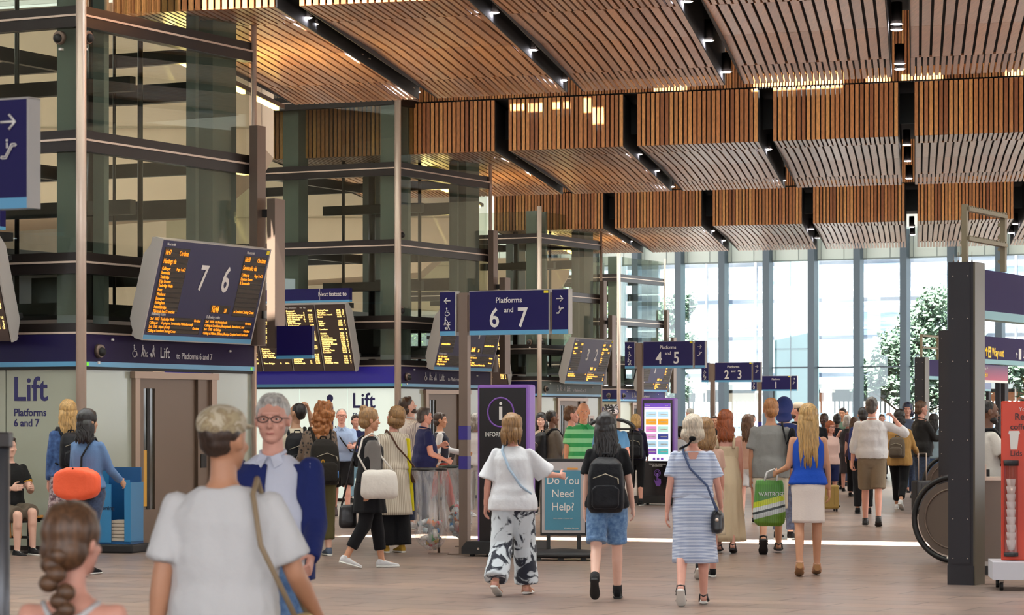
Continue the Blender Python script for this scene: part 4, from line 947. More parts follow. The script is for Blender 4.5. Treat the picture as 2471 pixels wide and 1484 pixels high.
lp = B(.02,.56,-.26,-.24,.3,zt-.06).build('lit_panel', mat('cream_lit',(240,232,190),.4,emit=.2,ecol=(250,240,190)), t)
for x in (.14,.34): MB().cone((x,-.262,.75),(x,-.268,.75),.05,seg=18).build('blue_mark', mat('blue_mark',(36,40,120)), lp)
M_OR = mat('orange_red_board', (214,62,30), .4); d0 = 25.9
t = thing('coffee_cup_stand', (GX(2416,d0), d0, 0), -math.radians(6), 'tall orange-red recycling stand for coffee cups with clear tubes on a white wheeled base', 'recycling stand')
ztop = CH-(968-HV)*d0/F; zb = CH-(1352-HV)*d0/F
b = MB(); b.box(0,.62,-.0,.03,zb,ztop,bev=.012); b.build('board', M_OR, t)
b = MB(); b.box(-.10,.8,-.38,.30,.10,zb-.0); b.build('base', mat('base_white',(206,204,210),.4), t)
for x, y in ((-.02,-.32),(.26,-.32),(-.02,.2),(.55,-.32)):
    c = MB(); c.cone((x-.015,y,.045),(x+.015,y,.045),.045,seg=16); c = c.build('castor', M_BLACK, t); B(x-.02,x+.02,y-.03,y+.03,.07,.10).build('castor_fork', M_BROWN, c)
MPRT = mat('dark_print', (60,20,16), .5)
text('You can', (.16,-.002,ztop-.09), .05, M_WHITE, t); text('Recycle', (.12,-.002,ztop-.17), .085, MPRT, t, bold=.001); text('coffee cups', (.08,-.002,ztop-.26), .075, MPRT, t, bold=.001); text('Lids', (.08,-.002,zb+.96), .07, MPRT, t)
b = MB(); b.prism([(.085,zb+1.02),(.075,zb+1.16),(.065,zb+1.16),(.07,zb+1.19),(.165,zb+1.19),(.17,zb+1.16),(.16,zb+1.16),(.145,zb+1.02)], -.006, -.001, axis='y'); b.build('cup_symbol', M_WHITE, t)
M_TUBE = glass_mat('clear_tube', (236,226,228), .10)
for j, x in enumerate((.085,.36)):
    tb = MB(); tb.cone((x,-.07,zb+.05+.27*j),(x,-.07,zb+.90),.062,seg=22,caps=False); tb = tb.build('tube', M_TUBE, t)
    MB().cone((x,-.07,zb+.87),(x,-.07,zb+.92),.068,seg=22).build('tube_collar', M_PLB, tb); MB().cone((x,-.07,zb+.04+.27*j),(x,-.07,zb+.075+.27*j),.066,seg=22).build('tube_foot', M_PLB, tb)
for i in range(9):
    o = thing('paper_cup', (Matrix.Translation(t.location) @ Matrix.Rotation(-math.radians(6),4,'Z')) @ Vector((.085,-.07,zb+.10+i*.07)), 0, 'white paper cup nested in the left clear tube of the orange stand', 'cup', 'used cups in the clear tube')
    MB().cone((0,0,0),(0,0,.09),.030,.045,seg=16).build('cup', mat('cup_white',(226,216,206),.5), o)
# ================= SUITCASES =================
def suitcase(u, d, rz, w_, h_, dp, m, lab, handle=0):
    t = thing('suitcase', (GX(u,d), d, 0), math.radians(rz), lab, 'suitcase'); B(-w_/2,w_/2,-dp/2,dp/2,.05,.05+h_,bev=.03).build('shell', m, t)
    for x in (-w_/2+.04,w_/2-.04):
        for y in (-dp/2+.04, dp/2-.04): MB().cone((x-.01,y,.03),(x+.01,y,.03),.03,seg=12).build('wheel', M_BLACK, t)
    b = MB(); zt = .05+h_
    b.tube([(-.07,dp*.2,zt-.02),(-.07,dp*.2,zt+handle+.03),(.07,dp*.2,zt+handle+.03),(.07,dp*.2,zt-.02)], .009, 8); b.build('handle', M_ALU if handle else M_BLACK, t)
    b = MB()
    for x in (-w_*.25,0,w_*.25): b.box(x-.006,x+.006,-dp/2-.006,-dp/2,.12,h_)
    b.build('rib', m, t); return t
suitcase(1998, 47.6, 10, .34, .40, .22, mat('mustard_case',(166,132,64),.4), 'mustard suitcase on wheels beyond the white pencil skirt')
suitcase(2229, 46.5, 20, .36, .50, .22, mat('black_case',(34,32,34),.45), 'black trolley suitcase with raised steel handle before the person in the black jacket', handle=.42)
# low canopy behind the cyclist
t = thing('kiosk_hood', (GX(1473,46), 46, 0), 0, 'low curved black hood behind the person with the cycle helmet', 'hood')
b = MB(); b.loft([[Vector((.40*math.cos(a)*q, .22*math.sin(PI*j/6)-.1, 1.40+.17*math.sin(a)*q)) for a in [PI*i/16 for i in range(17)]] for j, q in enumerate((.9,1,1,1,1,1,.9))], caps=False); hd = b.build('hood', M_BLACK, t)
md = hd.modifiers.new('s','SOLIDIFY'); md.thickness = .02
b = MB(); b.cone((-.36,0,0),(-.36,0,1.42),.015,seg=8); b.cone((.36,0,0),(.36,0,1.42),.015,seg=8); b.build('upright', M_DARK, t)
# ================= PEOPLE =================
rad = math.radians
def remesh(b, vox, smooth=3, fac=.5):
    me = D.meshes.new('t'); bmesh.ops.recalc_face_normals(b.bm, faces=b.bm.faces); b.bm.to_mesh(me); b.bm.free()
    o = D.objects.new('t', me); m = o.modifiers.new('r', 'REMESH'); m.mode = 'VOXEL'; m.voxel_size = vox; m.use_smooth_shade = True
    if smooth:
        s = o.modifiers.new('s', 'SMOOTH'); s.factor = fac; s.iterations = smooth
    out = bake(o); D.meshes.remove(me); return out
def folds(me, amp, sc=(9,9,5), seed=0, seam=None):
    so = Vector((seed*3.1, seed*1.7, seed*.9)); S = Vector(sc)
    ns = [v.normal.copy() for v in me.vertices]
    for v, n in zip(me.vertices, ns):
        c = v.co
        q = Vector((c.x*S.x, c.y*S.y, c.z*S.z))+so
        a = noise.noise(q)+.5*abs(noise.noise(q*2.3))
        v.co = c+n*(a*amp)
    return me
def join_meshes(ms):
    bm = bmesh.new()
    for m in ms: bm.from_mesh(m); D.meshes.remove(m)
    me = D.meshes.new('j'); bm.to_mesh(me); bm.free()
    for p in me.polygons: p.use_smooth = True
    return me
def link(name, me, m, parent, **kw):
    me.materials.clear()
    for mm in (m if isinstance(m, (list, tuple)) else [m]): me.materials.append(mm)
    me.name = name; o = D.objects.new(name, me); C.objects.link(o); o.parent = parent; return props(o, **kw)
def ell(c, rx, ry, ax=None, n=18, sq=2.3):
    """superellipse ring, in the plane spanned by ax[0], ax[1]"""
    ax = ax or (Vector((1,0,0)), Vector((0,1,0))); out = []
    for i in range(n):
        t = 2*PI*i/n; ct, st = math.cos(t), math.sin(t)
        out.append(c+ax[0]*(math.copysign(abs(ct)**(2/sq), ct)*rx)+ax[1]*(math.copysign(abs(st)**(2/sq), st)*ry))
    return out
def cap(b, p0, p1, r0, r1, seg=14):
    b.cone(p0, p1, r0, r1, seg); b.ball(p0, r0, seg=seg, rings=8); b.ball(p1, r1, seg=seg, rings=8)
SKINS = {'pale': (226,178,156), 'tan': (196,140,108), 'brown': (112,74,54), 'dark': (74,48,38), 'pink': (218,158,138), 'olive': (188,142,112)}
def skin(k): return mat('skin_'+k, SKINS[k], .48, bump=.04, bscale=90, var=.06, vscale=14)
def cloth(name, rgb, rough=.8, **k): return mat('cloth_'+name, rgb, rough, bump=.12, bscale=60, sheen=.05, spec=.2, **k)
def hairm(name, rgb):
    nm = 'hair_'+name
    if nm in MATS: return MATS[nm]
    m = D.materials.new(nm); m.use_nodes = True; MATS[nm] = m; nt = m.node_tree; n = nt.nodes; l = nt.links; p = n['Principled BSDF']
    tc = n.new('ShaderNodeTexCoord'); mp = n.new('ShaderNodeMapping'); mp.inputs['Scale'].default_value = (120, 120, 7)
    t = n.new('ShaderNodeTexNoise'); t.inputs['Scale'].default_value = 1; t.inputs['Detail'].default_value = 3
    l.new(tc.outputs['Object'], mp.inputs[0]); l.new(mp.outputs[0], t.inputs['Vector'])
    cr = n.new('ShaderNodeValToRGB'); c = lin(rgb); cr.color_ramp.elements[0].position = .3; cr.color_ramp.elements[1].position = .7
    cr.color_ramp.elements[0].color = tuple(x*.45 for x in c)+(1,); cr.color_ramp.elements[1].color = tuple(min(1, x*1.35) for x in c)+(1,)
    l.new(t.outputs[0], cr.inputs[0]); l.new(cr.outputs[0], p.inputs['Base Color']); p.inputs['Roughness'].default_value = .42
    b = n.new('ShaderNodeBump'); b.inputs['Strength'].default_value = .5; b.inputs['Distance'].default_value = .004
    l.new(t.outputs[0], b.inputs['Height']); l.new(b.outputs[0], p.inputs['Normal']); return m
def patt(name, kind, c1, c2, sc=1, rough=.8, axis=2, c3=None):
    nm = 'cloth_'+name
    if nm in MATS: return MATS[nm]
    m = D.materials.new(nm); m.use_nodes = True; MATS[nm] = m; nt = m.node_tree; n = nt.nodes; l = nt.links; p = n['Principled BSDF']
    tc = n.new('ShaderNodeTexCoord'); cr = n.new('ShaderNodeValToRGB'); e = cr.color_ramp.elements
    e[0].color = lin(c1)+(1,); e[1].color = lin(c2)+(1,)
    if kind == 'stripe':
        mp = n.new('ShaderNodeMapping'); t = n.new('ShaderNodeTexWave'); t.bands_direction = 'XYZ'[axis]; t.inputs['Scale'].default_value = sc; t.inputs['Distortion'].default_value = .25; t.inputs['Detail'].default_value = 1
        e[0].position = .42; e[1].position = .55
    elif kind == 'blot':
        t = n.new('ShaderNodeTexNoise'); t.inputs['Scale'].default_value = sc; t.inputs['Detail'].default_value = 4; t.inputs['Distortion'].default_value = 1.6; e[0].position = .43; e[1].position = .49
    elif kind == 'dots':
        t = n.new('ShaderNodeTexVoronoi'); t.inputs['Scale'].default_value = sc; e[0].position = .30; e[1].position = .36
    elif kind == 'fleck':
        t = n.new('ShaderNodeTexNoise'); t.inputs['Scale'].default_value = sc; t.inputs['Detail'].default_value = 5; e[0].position = .42; e[1].position = .58
    elif kind == 'denim':
        t = n.new('ShaderNodeTexNoise'); t.inputs['Scale'].default_value = sc; t.inputs['Detail'].default_value = 6; e[0].position = .35; e[1].position = .7
    l.new(tc.outputs['Object'], t.inputs['Vector']); l.new(t.outputs[0] if kind != 'stripe' else t.outputs['Fac'], cr.inputs[0])
    if c3:
        x = e.new(.7 if kind in ('fleck',) else .55); x.color = lin(c3)+(1,)
    l.new(cr.outputs[0], p.inputs['Base Color']); p.inputs['Roughness'].default_value = rough; p.inputs['Sheen Weight'].default_value = .15
    return m
M_EYEW = mat('eye_white', (235,230,225), .3); M_IRIS = mat('eye_iris', (60,44,34), .2); M_LIP = mat('lips', (176,98,88), .5); M_SOLEW = mat('white_sole', (225,222,215), .6); M_SOLEB = mat('black_sole', (30,28,28), .7); M_SOCK = mat('black_sock', (24,22,24), .9); M_LEATHB = mat('black_leather', (28,26,28), .35, bump=.1, bscale=80)

class Person:
    def __init__(s, u, d, h, rz, label, skin_='pale', fem=False, fat=1.0, th=(0,0), kn=(0,0), foot=(0,0), arms=((0,.12,.15,None),(0,.12,.15,None)), lean=0, hyaw=0, hpitch=0, face=False, hand=('relax','relax'), z0=None, near=False, x=None, spread=.0, roll=0, vis='full'):
        s.x = GX(u, d) if x is None else x; s.d = d; s.h = h; s.k = h/1.75; s.fem = fem; s.fat = fat; s.near = near; s.face = face
        s.root = thing('person', (s.x, d, 0), rad(rz), label, 'person'); s.sk = skin(skin_); s.rz = rad(rz)
        s.fine = 1.0 if near else 1.25
        k = s.k
        # legs first (hip at hz), arms and head follow the lean
        hw = .088 if not fem else .092
        H = []; 
        for i, sg in enumerate((-1, 1)):
            a, kb = rad(th[i]), rad(kn[i]); hip = Vector((sg*hw, 0, .92))
            sp = sg*(spread+.012)
            knee = hip+Vector((sp*.5+sg*-.0, math.sin(a), -math.cos(a))).normalized()*.43
            b2 = a-kb; ank = knee+Vector((sp*.3, math.sin(b2), -math.cos(b2))).normalized()*.41
            H.append((hip, knee, ank))
        lows = []
        for i in range(2):
            f = rad(foot[i]); ank = H[i][2]
            heel = ank+Vector((0, -.05*math.cos(f)-.08*math.sin(f)*0, -.08+.05*math.sin(f)*1)); toe = ank+Vector((0, .19*math.cos(f), -.08*math.cos(f)-.19*math.sin(f)))
            lows += [ank.z-.08 if f == 0 else min(toe.z, ank.z-.08*math.cos(f)+.05*math.sin(f))]
        s.dz = (-min(lows) if z0 is None else z0-.92)
        up = Vector((0,0,s.dz))
        s.leg = [tuple((p+up)*k for p in hh) for hh in H]; s.footp = foot
        hipc = Vector((0,0,.92+s.dz))
        s.U = Matrix.Translation(hipc*k) @ Matrix.Rotation(-rad(lean), 4, 'X') @ Matrix.Rotation(rad(roll), 4, 'Y') @ Matrix.Translation(-hipc*k)
        T = lambda v: s.U @ ((Vector(v)+up)*k)
        s.T = T
        sx = .178 if not fem else .158; sx *= (1+(fat-1)*.4)
        s.arm = []
        for i, sg in enumerate((-1, 1)):
            a, bb, e, b2 = (list(arms[i])+[None])[:4]; b2 = bb*.4 if b2 is None else b2
            a = rad(a); e = rad(e)
            sh = Vector((sg*(sx-.004), -.01, 1.395)); da = Vector((sg*math.sin(bb), math.sin(a)*math.cos(bb), -math.cos(a)*math.cos(bb)))
            el = sh+da*.285; df = Vector((sg*math.sin(b2), math.sin(a+e)*math.cos(b2), -math.cos(a+e)*math.cos(b2))); wr = el+df*.25
            s.arm.append((T(sh), T(el), T(wr), (s.U.to_3x3() @ df).normalized(), sg))
        HM = Matrix.Translation(Vector((0,-.005,1.52))) @ Matrix.Rotation(rad(hyaw), 4, 'Z') @ Matrix.Rotation(rad(hpitch), 4, 'X') @ Matrix.Translation(-Vector((0,-.005,1.52)))
        hs = Matrix.Translation(Vector((0,0,1.52))) @ Matrix.Scale(1.05, 4) @ Matrix.Translation(-Vector((0,0,1.52)))
        s.HT = lambda v: s.T(HM @ (hs @ Vector(v)))
        s.handpose = hand; s.torso()
    # spine rings: z, half width, half depth, y offset
    def rings(s):
        f = s.fat
        if s.fem: R = [(.80,.09,.08,-.005),(.86,.165,.105,-.01),(.92,.182,.118,-.012),(1.0,.16,.105,-.003),(1.09,.128*f,.092*f,0),(1.18,.142*f,.10*f,.004),(1.28,.158,.115,.01),(1.35,.160,.10,.0),(1.41,.148,.082,-.008),(1.445,.085,.062,-.012),(1.47,.05,.05,-.012)]
        else: R = [(.80,.09,.085,0),(.86,.160,.108,-.005),(.92,.170,.115,-.005),(1.0,.160*f,.110*f,.0),(1.09,.150*f,.106*f,.005*f),(1.18,.158*f,.112*f,.005),(1.28,.176,.118,.005),(1.35,.186,.112,.0),(1.41,.172,.09,-.008),(1.45,.10,.07,-.012),(1.475,.06,.058,-.012)]
        return R
    def torso(s):
        k = s.k; b = MB(); T = s.T
        b.loft([[T(p) for p in ell(Vector((0,yo,z)), w, dp)] for z, w, dp, yo in s.rings()])
        cap(b, T((0,-.015,1.43)), T((0,.0,1.56)), (.058 if not s.fem else .048)*k, (.052 if not s.fem else .045)*k)
        for i, (hip, kn, an) in enumerate(s.leg):
            f = (s.fat-1)*.3+1
            cap(b, hip-Vector((0,0,.02*k)), kn, (.086 if s.fem else .084)*k*f, .054*k)
            m = kn.lerp(an, .3); cap(b, kn, m, .052*k, .054*k); cap(b, m+Vector((0,-.01*k,0)), an, .052*k, .036*k)
            q = rad(s.footp[i]); R = Matrix.Rotation(-q, 3, 'X'); fw = R @ Vector((0,1,0)); dn = R @ Vector((0,0,-1))
            cap(b, an+dn*.03*k-fw*.02*k, an+dn*.045*k+fw*.10*k, .036*k, .032*k); cap(b, an+dn*.045*k+fw*.09*k, an+dn*.058*k+fw*.16*k, .034*k, .022*k)
        for (sh, el, wr, df, sg) in s.arm:
            cap(b, sh, el, (.052 if not s.fem else .044)*k, (.040 if not s.fem else .034)*k)
            m = el.lerp(wr, .3); cap(b, el, m, (.040 if not s.fem else .034)*k, (.041 if not s.fem else .035)*k); cap(b, m, wr, (.040 if not s.fem else .034)*k, .026*k)
        s.body = [remesh(b, .0125*s.fine, 4)]
        # head
        b = MB(); H = s.HT
        def E(c, r, n=14):
            M3 = (s.U.to_3x3()).to_4x4()
            bmr = bmesh.ops.create_uvsphere(b.bm, u_segments=n, v_segments=10, radius=1)
            for v in bmr['verts']: v.co = H((c[0]+v.co.x*r[0], c[1]+v.co.y*r[1], c[2]+v.co.z*r[2]))
        E((0,-.008,1.658), (.077,.097,.092), 20); E((0,.022,1.60), (.064,.068,.075), 18); E((0,.052,1.548), (.034,.034,.026)); E((0,.035,1.565),(.052,.045,.035))
        E((0,.072,1.668), (.052,.022,.016)); E((0,.082,1.628),(.012,.018,.03)); E((0,.098,1.607),(.014,.016,.012)); E((.010,.092,1.604),(.009,.010,.009)); E((-.010,.092,1.604),(.009,.010,.009))
        E((.043,.058,1.612),(.024,.022,.02)); E((-.043,.058,1.612),(.024,.022,.02))
        E((0,.078,1.577),(.022,.012,.007)); E((0,.076,1.566),(.019,.012,.007))
        for sg in (-1,1): E((sg*.079,-.008,1.632),(.010,.020,.032)); E((sg*.083,-.014,1.640),(.008,.018,.020))
        cap(b, H((0,-.012,1.50)), H((0,-.005,1.60)), .048*s.k, .05*s.k)
        s.body.append(remesh(b, (.0055 if s.face else .009), 2))
        # hands
        for i, (sh, el, wr, df, sg) in enumerate(s.arm):
            s.body.append(s.hand_mesh(wr, df, sg, s.handpose[i], el))
        me = join_meshes(s.body); s.skin_obj = link('body', me, s.sk, s.root)
        if s.face:
            b = MB(); 
            for sg in (-1,1): b.ball(H((sg*.030,.073,1.641)), .0112*s.k, (1,1,.52), 12, 8)
            e = b.build('eye', M_EYEW, s.skin_obj)
            b = MB()
            for sg in (-1,1): b.ball(H((sg*.030,.0815,1.641)), .0062*s.k, (1,1,.85), 10, 6)
            b.build('iris', M_IRIS, e) if False else b.build('iris', M_IRIS, s.skin_obj)
            b = MB(); b.tube([H((x,.0885-(abs(x)*18)**2*.02,1.572-(.0012 if abs(x) < .01 else -.0005))) for x in (-.02,-.01,0,.01,.02)], [.002,.0042,.0045,.0042,.002], 6); b.build('lips', M_LIP, s.skin_obj)
    def hand_mesh(s, wr, d, sg, pose, el):
        k = s.k*(.94 if s.fem else 1.0); b = MB()
        # palm faces the body: normal toward -sg x made orthogonal to d
        n = Vector((-sg,0,0)); 
        if abs(d.dot(n)) > .8: n = Vector((0,0,-1))
        n = (n-d*n.dot(d)).normalized(); t = d.cross(n)*sg
        if t.dot(Vector((0,1,.3))) < 0: t = -t       # thumb side forward/up
        curl = {'relax': (14,24,18), 'grip': (62,78,50), 'flat': (4,6,4), 'hold': (40,50,35)}[pose]
        c0 = wr; pl = c0+d*.085*k
        b.loft([ell(c0+d*q*k, w*k, th_*k, (t, n), 12, 2.6) for q, w, th_ in ((0,.026,.020),(.03,.034,.018),(.065,.041,.016),(.092,.040,.013))])
        for j, (off, L) in enumerate(((.030,.072),(.010,.080),(-.010,.075),(-.029,.058))):
            p = c0+t*off*k+d*(.086-abs(off)*.1)*k; a = 0; pts = [p-d*.02*k, p]
            for ph, (cu, fr) in enumerate(zip(curl, (.45,.32,.23))):
                a += rad(cu*(1+.1*j)); dd = d*math.cos(a)+n*math.sin(a)+t*(off*.9); p = p+dd.normalized()*L*fr*k; pts.append(p)
            b.tube(pts, [.0098*k,.0095*k,.0088*k,.0080*k,.0066*k], 8); b.ball(pts[-1], .0066*k, seg=8, rings=6)
        p = c0+t*.026*k+d*.022*k; q = p+(t*.75+d*.6+n*.25).normalized()*.034*k; r = q+(t*.35+d*.85+n*(.55 if pose in ('grip','hold') else .2)).normalized()*.030*k; e = r+(d*.9+n*.5+t*.05).normalized()*.024*k
        b.tube([c0+t*.01*k+d*.01*k, p, q, r, e], [.014*k,.0135*k,.0115*k,.010*k,.0075*k], 8); b.ball(e, .0075*k, seg=8, rings=6)
        s.palm = getattr(s, 'palm', []) + [(c0+d*.07*k+n*.02*k, d, n, t)]
        return remesh(b, .0042 if s.near else .0058, 1)
    # ---------- clothes ----------
    def top(s, m, hem=.90, sleeve=.55, loose=.016, flare=.0, neck=1.465, name='shirt', fold=.007, sleeve_loose=.018, seed=0, cuff=None, vneck=0, straps=False):
        """sleeve: 0 none .. 1 elbow .. 2 wrist"""
        b = MB(); T = s.T; k = s.k; R = s.rings(); out = []
        def at(z):
            for (z0,w0,d0,y0),(z1,w1,d1,y1) in zip(R, R[1:]):
                if z0 <= z <= z1: t = (z-z0)/(z1-z0); return w0+(w1-w0)*t, d0+(d1-d0)*t, y0+(y1-y0)*t
            return R[0][1:] if z < R[0][0] else R[-1][1:]
        zs = []; z = hem
        top_z = neck
        while z < top_z-.001: zs.append(z); z += .05
        zs.append(top_z)
        wh = max(at(max(hem,.9))[0], .0)
        for z in zs:
            w_, dp, yo = at(max(z, .90))
            if z < 1.25:
                q = (1.25-z)/.35; w_ = max(w_, (at(1.25)[0]-.006)*min(1, .2+loose*28)); dp = max(dp, at(1.25)[1]*.93); w_ += flare*q; dp += flare*q*.7
            l_ = loose if z < 1.38 else loose*.55
            if z < 1.07: w_ += .010; dp += .014
            out.append([T(p) for p in ell(Vector((0,yo,z)), w_+l_, dp+l_*1.0)])
        b.loft(out)
        if sleeve > 0:
            for (sh, el, wr, df, sg) in s.arm:
                r0 = (.055 if not s.fem else .047)*k+min(sleeve_loose*.7,.010)*k; L = min(sleeve, 1)
                e = sh.lerp(el, L); b.ball(sh+Vector((0,0,-.004*k)), r0*.90, seg=14, rings=8)
                r1 = (.044 if not s.fem else .038)*k+sleeve_loose*k*(1.15 if sleeve <= 1 else .7)
                b.cone(sh, e, r0*.86, r0+(r1-r0)*L if sleeve > 1 else max(r1, r0*.96), 16)
                if sleeve > 1:
                    b.ball(el, r1, seg=14, rings=8); e2 = el.lerp(wr, min(1, sleeve-1)); b.cone(el, e2, r1, (.033 if cuff is None else cuff)*k+sleeve_loose*k*.45, 16)
        me = remesh(b, .011*s.fine, 3); folds(me, fold*k, (10,10,6), seed+s.d)
        return link(name, me, m, s.root)
    def jacket(s, m, hem=.80, gap=28, loose=.034, sleeve=2.0, name='jacket', gofs=0, fold=.006, flare=0, th_=.020):
        b = MB(); T = s.T; k = s.k; R = s.rings(); rings = []
        def at(z):
            for (z0,w0,d0,y0),(z1,w1,d1,y1) in zip(R, R[1:]):
                if z0 <= z <= z1: t = (z-z0)/(z1-z0); return w0+(w1-w0)*t, d0+(d1-d0)*t, y0+(y1-y0)*t
            return R[0][1:] if z < R[0][0] else R[-1][1:]
        z = hem; N = 30
        while z <= 1.462:
            w_, dp, yo = at(max(z, .92))
            if z < 1.25: q = (1.25-z)/.4; w_ = max(w_, at(1.25)[0])+flare*q; dp = max(dp, at(1.25)[1])+flare*q
            l_ = loose*(1 if z < 1.38 else .6); g = rad(gap)*(1.0 if z < 1.2 else .75); ring = []
            for (ex, rev) in ((l_, 0), (l_-th_, 1)):
                idx = range(N+1) if not rev else range(N, -1, -1)
                for i in idx:
                    a = PI/2+rad(gofs)+g+(2*PI-2*g)*i/N; ct, st = math.cos(a), math.sin(a)
                    ring.append(T((math.copysign(abs(ct)**.87, ct)*(w_+ex), yo+math.copysign(abs(st)**.87, st)*(dp+ex), z)))
            rings.append(ring); z += .045
        b.loft(rings)
        for (sh, el, wr, df, sg) in s.arm:
            if sleeve <= 0: break
            r0 = .072*k*(1 if not s.fem else .88); r1 = .056*k*(1 if not s.fem else .88); b.ball(sh, r0*.9, seg=14, rings=8); b.cone(sh, el, r0*.9, r1, 16); b.ball(el, r1, seg=14, rings=8); b.cone(el, el.lerp(wr, sleeve-1), r1, .043*k, 16)
        me = remesh(b, .009*s.fine, 3); folds(me, fold*k, (9,9,5), s.d)
        return link(name, me, m, s.root)
    def legs(s, m, hem=1.9, loose=.012, flare=0, waist=1.02, name='trousers', fold=.006, seed=1):
        """hem: 0..1 thigh, 1..2 shin"""
        b = MB(); k = s.k; R = [r for r in s.rings() if r[0] <= 1.01]
        U = s.U; T = s.T
        up = lambda v: (Vector(v)+Vector((0,0,s.dz)))*k
        b.loft([[ (up(p) if z < .93 else T(p)) for p in ell(Vector((0,yo,z)), w_+loose*.7, dp+loose*.8)] for z, w_, dp, yo in R]+[[T(p) for p in ell(Vector((0,0,waist)), R[-1][1]+loose*.4, R[-1][2]+loose*.5)]])
        for (hip, kn, an) in s.leg:
            f = (s.fat-1)*.3+1
            r0 = .090*k*f+loose*k; r1 = .058*k+loose*k*1.2+flare*k*.5; r2 = .042*k+loose*k*1.3+flare*k
            h0 = hip-Vector((0,0,.02*k)); b.ball(h0, r0, seg=16, rings=8)
            if hem <= 1: e = h0.lerp(kn, hem); b.cone(h0, e, r0, r0+(r1-r0)*hem*.8+loose*k*.3, 18)
            else:
                b.cone(h0, kn, r0, r1, 18); b.ball(kn, r1, seg=16, rings=8); e = kn.lerp(an, hem-1); b.cone(kn, e, r1, r1+(r2-r1)*(hem-1), 18)
        me = remesh(b, .011*s.fine, 3); folds(me, fold*k, (9,9,7), seed+s.d)
        return link(name, me, m, s.root)
    def skirt(s, m, z0=1.0, z1=.5, w0=None, w1=.22, d1=.17, pleat=.0, name='skirt', n=40, sway=0, seed=2, np_=11, d0=None):
        b = MB(); k = s.k; w0 = w0 or (.17 if s.fem else .175); d0 = d0 or .118; rings = []
        ks = 14
        for j in range(ks+1):
            t = j/ks; z = z0+(z1-z0)*t; tt = t**.8
            hipb = math.exp(-((z-.9)/.09)**2)*.016
            rx = w0+(w1-w0)*tt+hipb; ry = d0+(d1-d0)*tt+hipb; ring = []
            for i in range(n*2):
                a = 2*PI*i/(n*2); f = 1+pleat*t*math.sin(a*np_+math.sin(a*3)*1.2+seed)+.4*pleat*t*math.sin(a*5+2)
                p = Vector((math.cos(a)*rx*f+sway*t*t, math.sin(a)*ry*f-.008, z))
                q = (p+Vector((0,0,s.dz)))*k
                ring.append(s.U @ q if z > .93 else q)
            rings.append(ring)
        inner = [[c0.lerp(Vector((sum((p.x for p in r))/len(r), sum((p.y for p in r))/len(r), sum((p.z for p in r))/len(r))), .04) for c0 in r] for r in rings]
        b.loft(rings+inner[::-1], caps=False)
        a, c = rings[0], inner[0]
        o = b.build(name, m, s.root); return o
    def shoes(s, m, sole=M_SOLEW, style='sneaker', sock=None):
        for i, (hip, kn, an) in enumerate(s.leg):
            k = s.k*(.93 if s.fem else 1.02); q = rad(s.footp[i]); R = Matrix.Rotation(-q, 3, 'X'); fw = R @ Vector((0,1,0)); up = R @ Vector((0,0,1)); X = Vector((1,0,0))
            base = an-up*.08*s.k
            st = ((-.065,.026,.055),(-.05,.036,.075),(0,.038,.082),(.05,.040,.070),(.10,.047,.052),(.15,.048,.040),(.19,.038,.030),(.212,.018,.020))
            if style == 'sandal': st2 = None
            heel = .05 if style == 'wedge' else 0
            sb = MB()
            def ring(y, w_, z0_, z1_): 
                c = base+fw*y*k+up*((z0_+z1_)/2)*k; return ell(c, w_*k, (z1_-z0_)/2*k, (X, up), 14, 3)
            lift = .0
            sb.loft([ring(y, w_+.004, 0, .022+(heel*max(0,1-max(0,y+.03)/.16) if heel else 0)) for y, w_, h_ in st]) 
            if style in ('sneaker','shoe'):
                b = MB(); b.loft([ring(y, w_, .014, h_+.012) for y, w_, h_ in st]); b.cone(base+up*.05*k-fw*.012*k, base+up*.10*k-fw*.014*k, .042*k, .040*k, 14)
                me = remesh(b, .007, 2); sh = link('shoe', me, m, s.root); sb.build('sole', sole, sh)
                if s.near or s.d < 35:
                    lb = MB()
                    for j in range(4): y = .045+j*.022; z = .078-j*.009; lb.tube([base+fw*y*k+up*z*k-X*.02*k, base+fw*y*k+up*(z+.008)*k, base+fw*y*k+up*z*k+X*.02*k], .0028*k, 5)
                    lb.build('laces', sole, sh)
            else:
                sh = sb.build('shoe', sole, s.root)
                b = MB()
                for y, z, w_ in ((.13,.050,.05),(.03,.085,.046),(-.02,.105,.044)):
                    b.tube([base+fw*y*k+up*.015*k-X*w_*k, base+fw*y*k+up*z*.75*k-X*w_*.85*k, base+fw*y*k+up*z*k, base+fw*y*k+up*z*.75*k+X*w_*.85*k, base+fw*y*k+up*.015*k+X*w_*k], .008*k, 6)
                b.tube([base-fw*.02*k+up*.09*k-X*.04*k, base-fw*.058*k+up*.07*k, base-fw*.02*k+up*.09*k+X*.04*k], .008*k, 6)
                b.build('strap', m, sh)
            if sock: 
                d_ = (kn-an).normalized(); MB().cone(an-up*.03*s.k, an+d_*sock*s.k, .046*s.k, .044*s.k, 14).build('sock', M_SOCK, s.root)
    def hair(s, m, style='short', n=60, length=.3, seed=3, name='hair'):
        H = s.HT; b = MB(); rnd = random.Random(seed+s.d)
        def E(c, r, nn=18):
            q = bmesh.ops.create_uvsphere(b.bm, u_segments=nn, v_segments=12, radius=1)
            for v in q['verts']: v.co = H((c[0]+v.co.x*r[0], c[1]+v.co.y*r[1], c[2]+v.co.z*r[2]))
        g = .0 if style in ('short','crop') else .010
        if style == 'crop': E((0,-.022,1.672),(.080,.092,.088)); E((0,-.052,1.632),(.064,.052,.055))
        elif style == 'bald': E((0,-.060,1.60),(.072,.046,.035))
        else: E((0,-.020,1.678),(.084+g,.096+g,.092+g)); E((0,-.055,1.615),(.072+g,.062+g,.07)); E((0,.042,1.730),(.058,.035,.024)) if style != 'curly' else None
